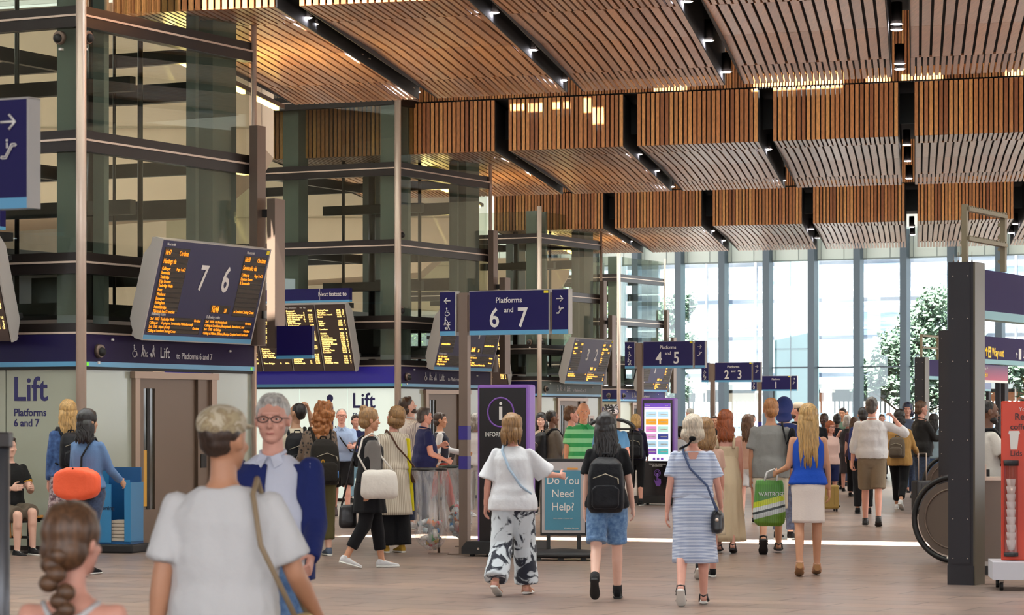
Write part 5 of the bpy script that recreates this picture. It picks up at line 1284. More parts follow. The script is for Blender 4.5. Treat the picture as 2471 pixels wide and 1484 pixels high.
        if style == 'curly':
            for i in range(46): a = rnd.uniform(0, 2*PI); zz = rnd.uniform(1.46,1.77); rr = .095+.035*rnd.random()*(1 if zz < 1.65 else .4); y = -.03+math.sin(a)*rr; 
            E((0,-.055,1.56),(.098,.062,.13))
            for i in range(190):
                a = rnd.uniform(PI*.95, 2.05*PI) if rnd.random() < .8 else rnd.uniform(0,2*PI); zz = rnd.uniform(1.36,1.77); rr = (.10+.03*rnd.random()) if zz < 1.68 else .085
                y = -.02+math.sin(a)*rr
                if y > .03 and zz < 1.70: continue
                E((math.cos(a)*rr*(.95), y, zz), (.022,.022,.026), 8)
        if style in ('bob','long','straight','pony','bun','braid'):
            if style == 'bob': E((0,-.045,1.585),(.092,.068,.075)); E((.062,-.005,1.60),(.030,.052,.07)); E((-.062,-.005,1.60),(.030,.052,.07))
            if style in ('long','straight'): E((0,-.06,1.57),(.085,.05,.10)); E((.066,-.015,1.58),(.024,.045,.09)); E((-.066,-.015,1.58),(.024,.045,.09))
            if style == 'bun': E((0,-.07,1.76),(.042,.042,.038))
            if style == 'pony': E((0,-.11,1.66),(.028,.035,.030))
        me = remesh(b, .0075 if s.near else .009, 2)
        folds(me, .006 if style != 'curly' else .004, (40,40,10), seed)
        ms = [me]
        b = MB(); cnt = 0
        if style in ('long','straight'):
            for i in range(n):
                a = rnd.uniform(PI*1.0, PI*2.0); x = math.cos(a)*.088; y = -.03+math.sin(a)*.075; L = length*rnd.uniform(.75,1.05); w = .02*rnd.uniform(-1,1)
                pts = [H((x, y, 1.66)), H((x*1.08, y-.006, 1.58))]
                z = 1.58
                for j in range(1,5):
                    f = j/4; z = 1.58-L*f; yb = min(y-.012, -.10-.01*math.sin(j)) if z < 1.47 else y-.012
                    pts.append(s.T((x*(1.1-.18*f)+w*math.sin(j*1.7+i), yb-.012*f+rnd.uniform(-.008,.008), z)))
                b.tube(pts, [.010,.013,.013,.012,.009,.003], 6)
            cnt = n
        elif style == 'bob':
            for i in range(50):
                a = rnd.uniform(PI*.93, PI*2.07); x = math.cos(a)*.092; y = -.03+math.sin(a)*.078; L = rnd.uniform(.08,.12)*(length/.3)
                b.tube([H((x*.95,y*.95,1.64)), H((x*1.06,y-.004,1.58)), H((x*1.02,y,1.58-L))], [.010,.013,.004], 6)
            cnt = 50
        elif style in ('pony',):
            b.tube([H((0,-.11,1.66)), H((.01,-.15,1.62)), s.T((.01,-.15,1.52)), s.T((0,-.13,1.52-length))], [.02,.026,.024,.008], 10); cnt = 1
        elif style == 'braid':
            for i in range(17):
                z = 1.60-i*.03; b.ball((H if z > 1.5 else s.T)((.012*(-1)**i, -.108-.006*min(i,4), z)), .026-.0006*i, (1.15,.9,1.0), 12, 8)
            b.ball(s.T((0,-.13,1.13)), .02, (1,1,2), 8, 6); cnt = 9
        elif style == 'short' and False:
            for i in range(40):
                a = rnd.uniform(0,2*PI); e = rnd.uniform(.1,1.3); dv = Vector((math.cos(a)*math.cos(e), math.sin(a)*math.cos(e), math.sin(e))); c = Vector((0,-.02,1.678))
                if dv.y > .5 and dv.z < .6: continue
                p = c+Vector((dv.x*.084,dv.y*.096,dv.z*.092)); b.tube([H(p), H(p+Vector((dv.x*.008,dv.y*.006+.01,dv.z*.012)))], [.009,.004], 5)
            cnt = 40
        if cnt:
            mm = D.meshes.new('x'); bmesh.ops.recalc_face_normals(b.bm, faces=b.bm.faces); b.bm.to_mesh(mm); b.bm.free(); ms.append(mm)
        else: b.bm.free()
        return link(name, join_meshes(ms), m, s.root)
    def beard(s, m):
        H = s.HT; b = MB()
        for c, r in (((0,.058,1.545),(.040,.036,.028)),((.038,.035,1.565),(.03,.04,.034)),((-.038,.035,1.565),(.03,.04,.034)),((0,.082,1.59),(.03,.012,.007))):
            q = bmesh.ops.create_uvsphere(b.bm, u_segments=14, v_segments=10, radius=1)
            for v in q['verts']: v.co = H((c[0]+v.co.x*r[0], c[1]+v.co.y*r[1], c[2]+v.co.z*r[2]))
        return link('beard', remesh(b, .007, 1), m, s.root)
    def glasses(s, m=None):
        H = s.HT; b = MB(); m = m or mat('spectacle_frame', (30,24,24), .3)
        for sg in (-1,1):
            c = Vector((sg*.033,.098,1.640)); b.tube([H(c+Vector((.026*math.cos(t)*(1), -abs(.026*math.cos(t))*.12, .0145*math.sin(t)))) for t in [2*PI*i/16 for i in range(16)]], .0024, 6, closed=True)
            b.tube([H((sg*.059,.094,1.645)), H((sg*.080,.03,1.645)), H((sg*.082,-.01,1.638))], .002, 5)
        b.tube([H((-.008,.10,1.643)), H((0,.102,1.646)), H((.008,.10,1.643))], .0022, 5)
        return b.build('spectacles', m, s.root)
    def collar(s, m, open_=True):
        b = MB(); T = s.T
        pts = [(.062,.0),(.055,-.05),(0,-.078),(-.055,-.05),(-.062,.0),(-.05,.055),(-.02,.085)]
        b.tube([T(v) for v in ((.012,.075,1.452),(.05,.048,1.468),(.063,-.005,1.483),(.045,-.058,1.492),(0,-.076,1.494),(-.045,-.058,1.492),(-.063,-.005,1.483),(-.05,.048,1.468),(-.012,.075,1.452))], .0095, 8)
        for sg in (1,-1):
            A = [(.010,.084,1.455),(.052,.060,1.475),(.072,.062,1.425),(.034,.108,1.400)]
            b.loft([[T((sg*x,y,z)) for x,y,z in A],[T((sg*x,y+.008,z+.004)) for x,y,z in A]], smooth=False)
        return b.build('collar', m, s.root)
    def strap_line(s, m, side=1, name='bag_strap', to=None, r=.008, w=.014, parent=None):
        """cross-body strap from one shoulder round to the opposite hip, front and back; returns world matrix helper"""
        T = s.T; sg = side; g = .03
        back = [T((sg*.095,-.01,1.475)), T((sg*.07,-.10,1.42)), T((0,-.145-g*.5,1.25)), T((-sg*.10,-.14-g*.5,1.10)), T((-sg*.19,-.07,.95))]
        front = [T((sg*.095,-.01,1.475)), T((sg*.07,.08,1.40)), T((0,.15+g*.3,1.25)), T((-sg*.10,.14+g*.3,1.10)), T((-sg*.19,.05,.95))]
        return back, front
    def W(s, v):   # local (person) point to world
        return s.root.matrix_basis @ Vector(v)
def pworld(s): return Matrix.Translation(Vector((s.x, s.d, 0))) @ Matrix.Rotation(s.rz, 4, 'Z')
def backpack(s, m, label, w=.30, h=.44, dp=.17, z=1.20, zip_=None, extra=True, off=.02, cat='backpack', straps=True, x0=0):
    k = s.k; t = thing('backpack', (s.x, s.d, 0), s.rz, label, cat)
    b = MB(); M = s.U @ Matrix.Scale(k, 4); yb = -.125-off
    T = lambda v: M @ (Vector(v)+Vector((x0,0,s.dz)))
    b.loft([[T((p.x, p.y, p.z)) for p in ell(Vector((0, yb-dp/2*q2, z-h/2+h*q)), w/2*q1, dp/2*q2, None, 18, 3.2)] for q, q1, q2 in ((0,.86,.75),(.08,1,.98),(.4,1.0,1.05),(.7,.97,.95),(.88,.86,.78),(.97,.62,.5),(1,.4,.3))])
    me = remesh(b, .010, 3); folds(me, .006, (9,9,9), s.d); link('main_compartment', me, m, t)
    b = MB(); b.loft([[T(p) for p in ell(Vector((0, yb-dp*1.0, z-h*.42+h*q)), w*.38*q1, .035*q1, None, 16, 3)] for q, q1 in ((0,.8),(.06,1),(.35,1),(.42,.7))]); me = remesh(b, .009, 3); folds(me, .004, (12,12,12), s.d+1); link('front_pocket', me, m, t)
    zm = zip_ or mat('zip_metal', (170,160,140), .4, metal=.6)
    b = MB(); b.tube([T((-w*.34,yb-dp*.99,z+h*.12)), T((0,yb-dp*1.03,z+h*.20)), T((w*.34,yb-dp*.99,z+h*.12))], .004, 6); b.tube([T((w*.34,yb-dp*.99,z+h*.12)), T((w*.36,yb-dp*1.02,z+h*.02))], .006, 6); b.build('zip', zm, t)
    b = MB(); b.tube([T((-.04,yb-.02,z+h*.47)), T((-.03,yb-.03,z+h*.56)), T((.03,yb-.03,z+h*.56)), T((.04,yb-.02,z+h*.47))], .009, 8); b.build('handle', m, t)
    if straps:
        for sg in (-1, 1):
            b = MB(); b.tube([T((sg*.09,yb+.0,z+h*.40)), T((sg*.105,-.06,1.462)), T((sg*.11,.02,1.465)), T((sg*.125,.105,1.38)), T((sg*.135,.135,1.25)), T((sg*.16,.08,1.10)), T((sg*.14,yb+.02,z-h*.38))], [.02,.022,.022,.02,.018,.012,.010], 8); b.build('shoulder_strap', m, t)
    return t
def crossbag(s, m, label, side=1, bag=(-.21,-.02,.80), size=(.26,.10,.20), strap_m=None, cat='bag', round_=True, name='shoulder_bag', shoulder_only=False, buckle=None):
    k = s.k; t = thing(name, (s.x, s.d, 0), s.rz, label, cat); M = s.U @ Matrix.Scale(k, 4); T = lambda v: M @ (Vector(v)+Vector((0,0,s.dz)))
    cx, cy, cz = bag; w, dp, h = size; b = MB()
    rr = [(i/14, (1-abs(2*i/14-1)**8*.30)*(1.03-.12*i/14), max(.4, (1-abs(2*i/14-1)**4*.6))) for i in range(15)]
    b.loft([[T(p) for p in ell(Vector((cx,cy,cz-h/2+h*q)), dp/2*q2, w/2*q1, None, 18, 3)] for q, q1, q2 in rr])
    me = remesh(b, .008, 3); folds(me, .004, (10,10,10), s.d); link('bag_body', me, m, t)
    g = .035
    top = Vector((cx,cy,cz+h/2-.01))
    if shoulder_only:
        sg = 1 if cx > 0 else -1
        pts = [top+Vector((0,-w*.35,0)), Vector((sg*.175,-.16,1.25)), Vector((sg*.135,-.105,1.44)), Vector((sg*.13,.0,1.498)), Vector((sg*.13,.07,1.45)), Vector((sg*.18,.09,1.25)), top+Vector((0,w*.35,0))]
    else:
        pts = [top+Vector((0,-w*.4,0)), Vector((cx*.6,-.15-g*.4,1.12)), Vector((side*.02,-.155-g*.4,1.28)), Vector((side*.08,-.115,1.42)), Vector((side*.095,-.02,1.482)), Vector((side*.08,.085,1.40)), Vector((side*.0,.155+g*.3,1.26)), Vector((cx*.6,.14+g*.3,1.08)), top+Vector((0,w*.4,0))]
    b = MB(); b.tube([T(p) for p in pts], .011*k, 8); b.build('strap', strap_m or m, t)
    if buckle: b = MB(); b.ball(T((cx+(dp/2+.004)*(1 if cx > 0 else -1)*0, cy-w*.1-w/2*.9, cz+h*.1)), .016, seg=10, rings=6); b.build('buckle', buckle, t)
    return t
# --------- the crowd ---------
HB = hairm('dark_brown',(62,44,34)); HK = hairm('black',(30,24,22)); HG = hairm('grey',(150,142,134)); HW = hairm('white_blonde',(206,190,168)); HBL = hairm('blonde',(190,150,92)); HDB = hairm('dark_blonde',(150,112,70)); HGI = hairm('ginger',(156,78,36)); HCU = hairm('curly_ginger',(166,104,56)); HBR = hairm('brown',(96,66,44)); HSB = hairm('sandy',(176,118,70))
DEN = patt('denim','denim',(64,92,132),(104,134,172),30); DEND = patt('dark_denim','denim',(34,44,66),(58,72,100),30); DENJ = patt('denim_jacket','denim',(36,64,112),(70,104,158),20)
WHT = cloth('white_cotton',(210,208,208)); BLK = cloth('black_cotton',(15,14,17)); NVY = cloth('navy',(34,40,84)); KHA = cloth('khaki',(128,112,92)); BEI = cloth('beige',(198,180,152)); BGN = cloth('black_nylon',(15,15,20), .5); GRY = cloth('grey_marl',(140,138,134)); LBL = cloth('light_blue',(158,178,210))
GAIT = dict(th=(18,-14), kn=(6,26), foot=(0,28))
GAIT2 = dict(th=(-14,18), kn=(26,6), foot=(28,0))
STAND = dict(th=(1,-2), kn=(2,2))
ARMS = lambda l=-14, r=14: ((l,.10,12,.02),(r,.10,14,.02))
ps = {}
# girl with the braid
p = ps['girl'] = Person(178, 7.4, 1.33, -8, 'girl with a long brown braid in a pink and orange strappy top', 'pink', fem=True, near=True, hyaw=-18, arms=ARMS(-8,10), **GAIT)
p.top(patt('pink_stripe','stripe',(214,150,140),(228,178,150),9), sleeve=0, hem=.88, neck=1.40, name='strappy_top'); p.legs(DEN, hem=.6, name='shorts'); p.shoes(WHT)
p.hair(HBR, 'braid'); b = MB(); b.tube([p.T((.10,-.03,1.44)), p.T((.06,-.10,1.40)), p.T((0,-.115,1.37)), p.T((-.06,-.10,1.40)), p.T((-.10,-.03,1.44))], .008, 6); b.build('white_neckband', WHT, p.root)
# white t-shirt man with cap
p = ps['cap'] = Person(540, 9.9, 1.60, -6, 'large near person in white t-shirt and mottled beige cap, seen from behind', 'tan', near=True, hyaw=-22, fat=1.12, arms=((-12,.16,12,.1),(6,.34,40,.22)), hand=('relax','grip'), **GAIT)
p.top(WHT, hem=.84, sleeve=.78, loose=.034, sleeve_loose=.034, fold=.013, name='t_shirt'); p.legs(patt('camo_shorts','blot',(120,120,124),(60,64,72),9), hem=.95, loose=.02, name='shorts'); p.shoes(WHT); p.hair(HB, 'crop')
b = MB(); H = p.HT
for c, r in (((0,-.018,1.700),(.090,.106,.072)),((0,.085,1.690),(.062,.075,.012))):
    q = bmesh.ops.create_uvsphere(b.bm, u_segments=22, v_segments=12, radius=1)
    for v in q['verts']: v.co = H((c[0]+v.co.x*r[0], c[1]+v.co.y*r[1], c[2]+v.co.z*r[2]))
link('cap', remesh(b, .007, 2), patt('mottled_cap','blot',(178,160,126),(150,128,96),16,c3=(200,186,160)), p.root)
straw = mat('straw', (206,182,128), .8, bump=.5, bscale=60, var=.2, vscale=30)
crossbag(p, straw, 'straw shoulder bag with tan strap on the person in the beige cap', bag=(.30,.02,.84), size=(.34,.14,.28), strap_m=mat('tan_strap',(150,128,100),.6), shoulder_only=True, name='straw_bag')
# suited man
p = ps['suit'] = Person(658, 13.6, 1.68, 172, 'grey-haired person with glasses in a navy blazer, white shirt and jeans walking forward', 'pink', near=True, face=True, fat=1.25, hyaw=4, arms=((16,.16,34,.05),(-6,.14,16,.06)), hand=('hold','relax'), **GAIT)
p.top(cloth('white_shirt',(206,208,222)), hem=1.0, sleeve=1.6, loose=.014, name='shirt'); p.collar(MATS['cloth_white_shirt']); p.jacket(cloth('navy_blazer',(34,44,100)), hem=.84, gap=30, gofs=22, name='blazer'); p.legs(DEN, name='jeans', loose=.016); p.shoes(M_LEATHB, M_SOLEB, 'shoe'); p.hair(hairm('silver',(186,180,172)), 'short'); p.glasses()
pa, dr_, nn, tt = p.palm[0]; ph = thing('paper_ticket', p.W(pa), 0, 'small white paper held low in the hand of the person in the navy blazer', 'paper')
B(-.012,.0,-.035,.035,-.12,.03, M=Matrix.Rotation(.3,4,'X')).build('sheet', WHT, ph)
# blonde with backpack and floral dress + denim companion
p = ps['blonde1'] = Person(163, 31.1, 1.74, 22, 'blonde person in dark denim jacket and long floral dress standing by the nearest lift tower', 'pink', fem=True, fat=1.1, arms=ARMS(4,10), **STAND)
flo = patt('floral','fleck',(90,60,70),(190,170,170),26,c3=(150,90,60)); p.skirt(flo, 1.0, .05, w1=.27, d1=.22, pleat=.07, name='dress_skirt'); p.top(DENJ, hem=.93, sleeve=1.9, loose=.022, name='denim_jacket'); p.shoes(WHT); p.hair(HBL, 'straight', length=.27)
backpack(p, BGN, 'small black backpack on the blonde person at the left', w=.28, h=.40, z=1.22)
p = ps['denim2'] = Person(213, 28, 1.655, -22, 'dark-haired person in light denim shirt and jeans beside the blonde person at the left', 'olive', fem=True, arms=((10,.14,30,.0),(22,.2,40,.0)), hyaw=-25, **GAIT)
p.legs(DEND, name='jeans'); p.top(cloth('light_denim',(96,124,162)), hem=.95, sleeve=1.9, loose=.022, name='denim_shirt'); p.shoes(BLK); p.hair(HK, 'long', length=.16)
crossbag(p, cloth('orange_nylon',(240,98,62), .5), 'bright orange bag slung on the back of the dark-haired person in denim', bag=(-.0,-.23,1.0), size=(.22,.54,.34), strap_m=BGN, name='orange_bag', side=1)
crossbag(p, BGN, 'black bag below the orange bag at the left', bag=(.02,-.20,.88), size=(.14,.34,.12), name='black_bag')
# seated man on the bench
p = ps['seat'] = Person(28, 32.65, 1.76, 215, 'seated person in black polo with yellow sleeve trim on the bench at the left edge', 'pale', th=(88,84), kn=(88,86), arms=((28,.12,70,-.35),(28,.14,70,-.35)), z0=.50, x=GX(22,32.65))
p.legs(mat('camo_cloth',(96,84,70),.8,var=.5,vscale=14), hem=.95, loose=.02, name='shorts'); p.top(cloth('black_polo',(26,26,26)), hem=.92, sleeve=.62, name='polo_shirt'); p.shoes(BLK); p.hair(HB)
b = MB(); sh, el, wr, df, sg = p.arm[0]; e = sh.lerp(el,.60); dd = (el-sh).normalized()
b.cone(e, e+dd*.008, .062*p.k, .062*p.k, 16); b.build('sleeve_trim', M_YELH, p.root)
# pair in front of the second tower
p = ps['boy'] = Person(713, 32.9, 1.735, 12, 'black-haired person in cream t-shirt and black trousers looking up at the boards', 'olive', hyaw=42, hpitch=14, face=True, arms=((20,.12,35,.0),(100,.3,95,-.3)), hand=('relax','hold'), **STAND)
p.top(cloth('cream',(222,208,184)), hem=.9, sleeve=.6, loose=.022, name='t_shirt'); p.legs(BLK, hem=1.85, loose=.02, name='trousers'); p.shoes(BLK, M_SOLEW); p.hair(HK, 'crop')
backpack(p, BGN, 'black backpack on the black-haired person in the cream t-shirt', w=.32, h=.5, z=1.16)
p = ps['curly'] = Person(771, 32.2, 1.735, 18, 'person with long curly ginger hair in a brown dotted jacket', 'pale', fem=True, hpitch=12, hyaw=35, arms=((18,.16,40,.0),(12,.16,30,.0)), **STAND)
p.legs(cloth('olive',(88,80,48)), hem=1.75, loose=.022, name='trousers'); p.top(patt('dotted','dots',(34,28,26),(112,92,76),22), hem=.82, sleeve=1.9, loose=.034, name='jacket', fold=.012); p.shoes(cloth('slate_shoe',(84,94,112)), M_SOLEW); p.hair(HCU, 'curly')
bp = backpack(p, cloth('black_canvas',(34,30,26)), 'large black backpack with yellow zip pulls on the curly-haired person', w=.34, h=.52, dp=.2, z=1.08)
b = MB()
for (x,z) in ((-.09,1.0),(-.05,1.08),(-.11,.93)): b.tube([p.U @ (Vector((x+.014*math.cos(t),-.36,z+p.dz+.03*math.sin(t)))*p.k) for t in [2*PI*i/10 for i in range(10)]], .004, 5, closed=True)
b.build('zip_pull', M_YELH, bp)
b = MB(); b.cone(p.U @ (Vector((.12,-.34,.98))*p.k), p.U @ (Vector((.12,-.34,.90))*p.k), .02, seg=10); b.build('blue_charm', mat('blue_charm',(60,120,190),.4), bp)
# light blue shirt man with shorts
p = ps['blue'] = Person(824, 45, 1.74, 186, 'person with glasses in light blue shirt and black shorts walking forward', 'pink', face=True, fat=1.1, arms=((30,.14,62,-.3),(30,.14,62,-.25)), **GAIT)
p.top(LBL, hem=.92, sleeve=.75, loose=.024, name='shirt'); p.collar(LBL); p.legs(BLK, hem=.95, loose=.024, name='shorts'); p.shoes(cloth('brown_shoe',(70,56,54)), M_SOLEB); p.hair(HG, 'crop'); p.glasses()
crossbag(p, BGN, 'small black bag carried by the person in light blue shirt and shorts', bag=(-.24,.0,.95), size=(.22,.10,.24))
# black coat woman walking right
p = ps['coat'] = Person(893, 29.5, 1.66, -78, 'person with hair in a bun, black coat and cropped black trousers walking right', 'tan', fem=True, face=True, arms=((14,.12,30,.05),(-12,.12,12,.05)), th=(12,-10), kn=(4,20), foot=(0,16), hyaw=6)
p.legs(BLK, hem=1.72, loose=.016, name='trousers'); p.skirt(BLK, 1.05, .62, w1=.23, d1=.19, pleat=.03, name='coat_skirt'); p.top(BLK, hem=.95, sleeve=1.9, loose=.03, name='black_coat'); p.shoes(WHT, M_SOLEW); p.hair(HDB, 'bun')
b = MB(); q = p.T; b.loft([[q(v) for v in ell(Vector((.18,.0,z)), .05, w_)] for z, w_ in ((.98,.09),(1.15,.10),(1.35,.09),(1.42,.05))]); link('grey_panel', remesh(b,.01,2), cloth('grey_wool',(112,106,102)), p.root)
crossbag(p, cloth('off_white_leather',(214,206,196),.5), 'large white shoulder bag on the person in the black coat', bag=(.27,.06,.94), size=(.42,.15,.32), shoulder_only=True, strap_m=cloth('off_white_leather',(0,0,0)), name='white_bag')
crossbag(p, M_LEATHB, 'small black handbag hanging low behind the person in the black coat', bag=(-.05,-.24,.58), size=(.20,.10,.26), shoulder_only=True, name='black_handbag')
# tunic woman
p = ps['tunic'] = Person(948, 32.9, 1.69, 28, 'person with short blonde hair in a long cream patterned tunic and wide black trousers', 'pink', fem=True, fat=1.15, hpitch=18, hyaw=28, face=True, arms=ARMS(2,6), **STAND)
p.legs(BLK, hem=1.97, loose=.02, flare=.06, name='trousers'); tun = patt('tunic','stripe',(178,162,142),(214,202,182),14,axis=0); p.skirt(tun, 1.1, .46, w0=.165, w1=.24, d1=.2, pleat=.03, name='tunic_skirt'); p.top(tun, hem=1.0, sleeve=1.3, loose=.028, sleeve_loose=.03, name='tunic'); p.shoes(cloth('mustard',(190,150,60)), M_SOLEW); p.hair(HDB, 'bob', length=.05)
b = MB(); b.loft([[p.T(v) for v in ell(Vector((.165+.008*i, -.03, 1.38-.11*i)), .035, .07)] for i in range(9)]); me = remesh(b,.010,3); folds(me,.006,(9,9,9)); link('yellow_scarf', me, cloth('yellow_scarf',(218,202,30)), p.root)
crossbag(p, cloth('brown_leather',(84,54,40),.5), 'brown strap bag across the back of the person in the cream tunic', bag=(.23,-.08,.93), size=(.2,.08,.18), side=-1, name='brown_bag')
# bearded man, navy polo man
p = ps['beard'] = Person(992, 40, 1.86, -62, 'tall bearded person in a striped white shirt looking up to the right', 'pale', face=True, hpitch=20, hyaw=-6, arms=((-2,.10,12,.05),(8,.1,50,.0)), **STAND)
p.top(patt('thin_stripe','stripe',(166,158,160),(222,216,212),16,axis=0), hem=.88, sleeve=.85, loose=.026, name='shirt'); p.collar(WHT); p.legs(DEND, name='jeans', loose=.02); p.shoes(WHT, M_SOLEW); p.hair(HB, 'short'); p.beard(HB)
p = ps['polo'] = Person(1025, 39.2, 1.70, -72, 'person with short grey-black hair in a navy polo shirt holding a phone', 'pink', face=True, fat=1.35, arms=((16,.12,98,-.2),(6,.12,62,.0)), hand=('hold','grip'), **STAND)
p.top(NVY, hem=.9, sleeve=.6, loose=.02, name='polo_shirt'); p.collar(NVY); p.legs(DEND, name='jeans'); p.shoes(WHT); p.hair(hairm('grey_black',(74,66,62)), 'short')
pa, dr_, nn, tt = p.palm[1]; ph = thing('phone', p.W(pa), p.rz, 'black phone in the hand of the person in the navy polo', 'phone'); B(-.004,.004,-.035,.035,-.02,.12, M=Matrix.Rotation(-.3,4,'X')).build('handset', M_BLACK, ph)
p = ps['vest'] = Person(1063, 44, 1.67, -88, 'person in a dark waistcoat and white shirt walking right past the second lift door', 'tan', arms=((30,.12,50,.0),(-10,.12,10,.05)), face=True, **GAIT)
p.top(WHT, hem=.95, sleeve=1.8, name='shirt'); p.jacket(cloth('charcoal',(44,44,56)), hem=.95, gap=30, sleeve=0, name='waistcoat', loose=.03); p.legs(cloth('brick_red',(170,72,60)), name='trousers'); p.shoes(BLK); p.hair(HB)
p = ps['white2'] = Person(1149, 45, 1.62, -20, 'person in a loose white shirt half hidden behind the information totem', 'pink', fem=True, arms=((10,.12,40,.0),(0,.1,20,.05)), **STAND)
p.top(WHT, hem=.88, sleeve=1.5, loose=.03, name='shirt'); p.legs(cloth('pale_grey',(190,190,188)), name='trousers'); p.shoes(WHT); p.hair(HG, 'bob')
# couple behind totem
p = ps['woman3'] = Person(1306, 46.5, 1.64, 172, 'person with long dark hair facing forward beside the information totem', 'pale', fem=True, face=True, arms=ARMS(), **STAND)
p.top(cloth('sand',(188,168,140)), sleeve=.6, name='top'); p.legs(BLK, name='trousers'); p.shoes(BLK); p.hair(HK, 'long', length=.16)
p = ps['greyj'] = Person(1333, 43, 1.68, -66, 'person in a grey jacket with a black backpack facing right behind the information totem', 'brown', face=True, arms=((20,.12,60,-.1),(16,.12,40,.0)), **STAND)
p.top(cloth('grey_tweed',(104,98,92)), hem=.84, sleeve=1.95, loose=.03, name='jacket', fold=.011); p.legs(cloth('grey_trouser',(88,84,82)), name='trousers'); p.shoes(BLK); p.hair(HK, 'crop'); backpack(p, BGN, 'black backpack on the person in the grey jacket', w=.32, h=.5, z=1.17)
# green polo
p = ps['green'] = Person(1408, 38.5, 1.77, 196, 'bald person in a green striped polo shirt standing behind the help sign', 'tan', face=True, fat=1.25, hyaw=-10, arms=((4,.16,12,.06),(0,.15,12,.08)), **STAND)
p.top(patt('green_stripe','stripe',(40,150,84),(132,206,150),2.6), hem=.86, sleeve=.68, loose=.028, sleeve_loose=.026, name='polo_shirt'); p.collar(cloth('green',(40,150,84))); p.legs(KHA, name='trousers'); p.shoes(cloth('tan_shoe',(160,120,80))); p.hair(HG, 'bald')
p = ps['greym'] = Person(1380, 40.5, 1.76, -86, 'person in a dark grey polo passing behind the person in the green striped polo', 'pink', face=True, arms=ARMS(), **GAIT)
p.top(cloth('grey_green',(112,116,108)), sleeve=.6, name='polo_shirt'); p.legs(DEND, name='jeans'); p.shoes(BLK); p.hair(HBR, 'short')
# cyclist
p = ps['cyc'] = Person(1474, 37.2, 1.70, 4, 'person in a mid blue t-shirt with a patterned cycle helmet', 'pink', arms=((0,.16,10,.1),(4,.18,14,.1)), **STAND)
p.top(cloth('mid_blue',(86,140,186)), hem=.9, sleeve=.62, loose=.024, name='t_shirt'); p.legs(BLK, hem=.95, name='shorts'); p.shoes(BLK); p.hair(HB, 'crop')
b = MB()
for c, r in (((0,-.02,1.70),(.105,.13,.085)),):
    q = bmesh.ops.create_uvsphere(b.bm, u_segments=24, v_segments=14, radius=1)
    for v in q['verts']: v.co = p.HT((c[0]+v.co.x*r[0], c[1]+v.co.y*r[1], c[2]+max(v.co.z,-.35)*r[2]))
for i in range(5): x = -.07+i*.035; b.tube([p.HT((x,-.14,1.72)), p.HT((x*1.05,-.06,1.785)), p.HT((x*1.05,.04,1.785)), p.HT((x,.10,1.73))], .012, 6)
link('cycle_helmet', remesh(b,.008,1), patt('helmet','blot',(226,226,230),(26,28,34),14), p.root)
# bob with big backpack
p = ps['bob'] = Person(1535, 50.9, 1.62, -12, 'person with short blonde bob, navy top and black capri leggings near the touch screen totem', 'pink', fem=True, arms=((10,.1,40,.0),(10,.1,40,.0)), hyaw=-10, **STAND)
p.top(cloth('dark_navy',(30,26,50)), sleeve=1.9, hem=.9, name='top'); p.legs(BLK, hem=1.35, loose=.008, name='leggings'); p.shoes(BLK, M_SOLEW, sock=.06); p.hair(HW if False else HBL, 'bob', length=.2)
backpack(p, BGN, 'bulky black backpack on the blonde bob haired person by the touch screen', w=.36, h=.52, dp=.24, z=1.18)
# white tee, black and white trousers
p = ps['wtee'] = Person(1238, 24.9, 1.585, -14, 'person with blonde bob in a boxy white t-shirt and black and white patterned trousers', 'pink', fem=True, near=True, fat=1.12, hyaw=-20, arms=((-4,.30,20,.15),(34,.5,52,.35)), th=(-12,14), kn=(22,6), foot=(24,0))
p.legs(patt('ink_blot','blot',(30,34,48),(206,212,216),6), hem=1.94, loose=.024, flare=.045, name='trousers', fold=.012); p.top(cloth('bright_white',(222,222,224)), hem=.84, sleeve=.95, loose=.036, sleeve_loose=.062, flare=.02, name='t_shirt', fold=.011); p.shoes(cloth('nude_leather',(206,160,134)), M_SOLEW, 'sandal'); p.hair(HDB, 'bob', length=.26)
b = MB(); M_ = lambda v: p.T(v); b.tube([M_(v) for v in ((-.09,-.02,1.485),(-.08,-.115,1.42),(.0,-.165,1.25),(.12,-.17,1.08),(.20,-.08,1.0))], .012, 6); b.build('pale_strap', cloth('pale_blue_strap',(176,196,214)), p.root)
# black tee with backpack
p = ps['btee'] = Person(1464, 24.3, 1.60, -4, 'person with long dark hair in black t-shirt and denim shorts with a black backpack', 'pale', fem=True, near=True, hyaw=-14, arms=((-6,.12,8,.05),(4,.20,16,.12)), th=(-15,12), kn=(34,4), foot=(50,0))
p.legs(patt('light_denim2','denim',(72,108,152),(122,156,192),30), hem=.86, loose=.018, name='denim_shorts'); p.top(BLK, hem=.88, sleeve=.72, loose=.026, sleeve_loose=.03, name='t_shirt'); p.shoes(BLK, M_SOLEB, sock=.05); p.hair(HK, 'long', length=.30, n=80)
b = MB()
for i in range(2):
    hip, kn, an = p.leg[i]; h0 = hip-Vector((0,0,.02*p.k)); e = h0.lerp(kn,.86); dd = (kn-h0).normalized(); b.cone(e-dd*.035, e+dd*.006, .090, .089, 20)
b.build('turned_hem', MATS['cloth_light_denim2'], p.root)
backpack(p, BGN, 'rounded black backpack on the person in black t-shirt and denim shorts', w=.34, h=.52, dp=.19, z=1.10)
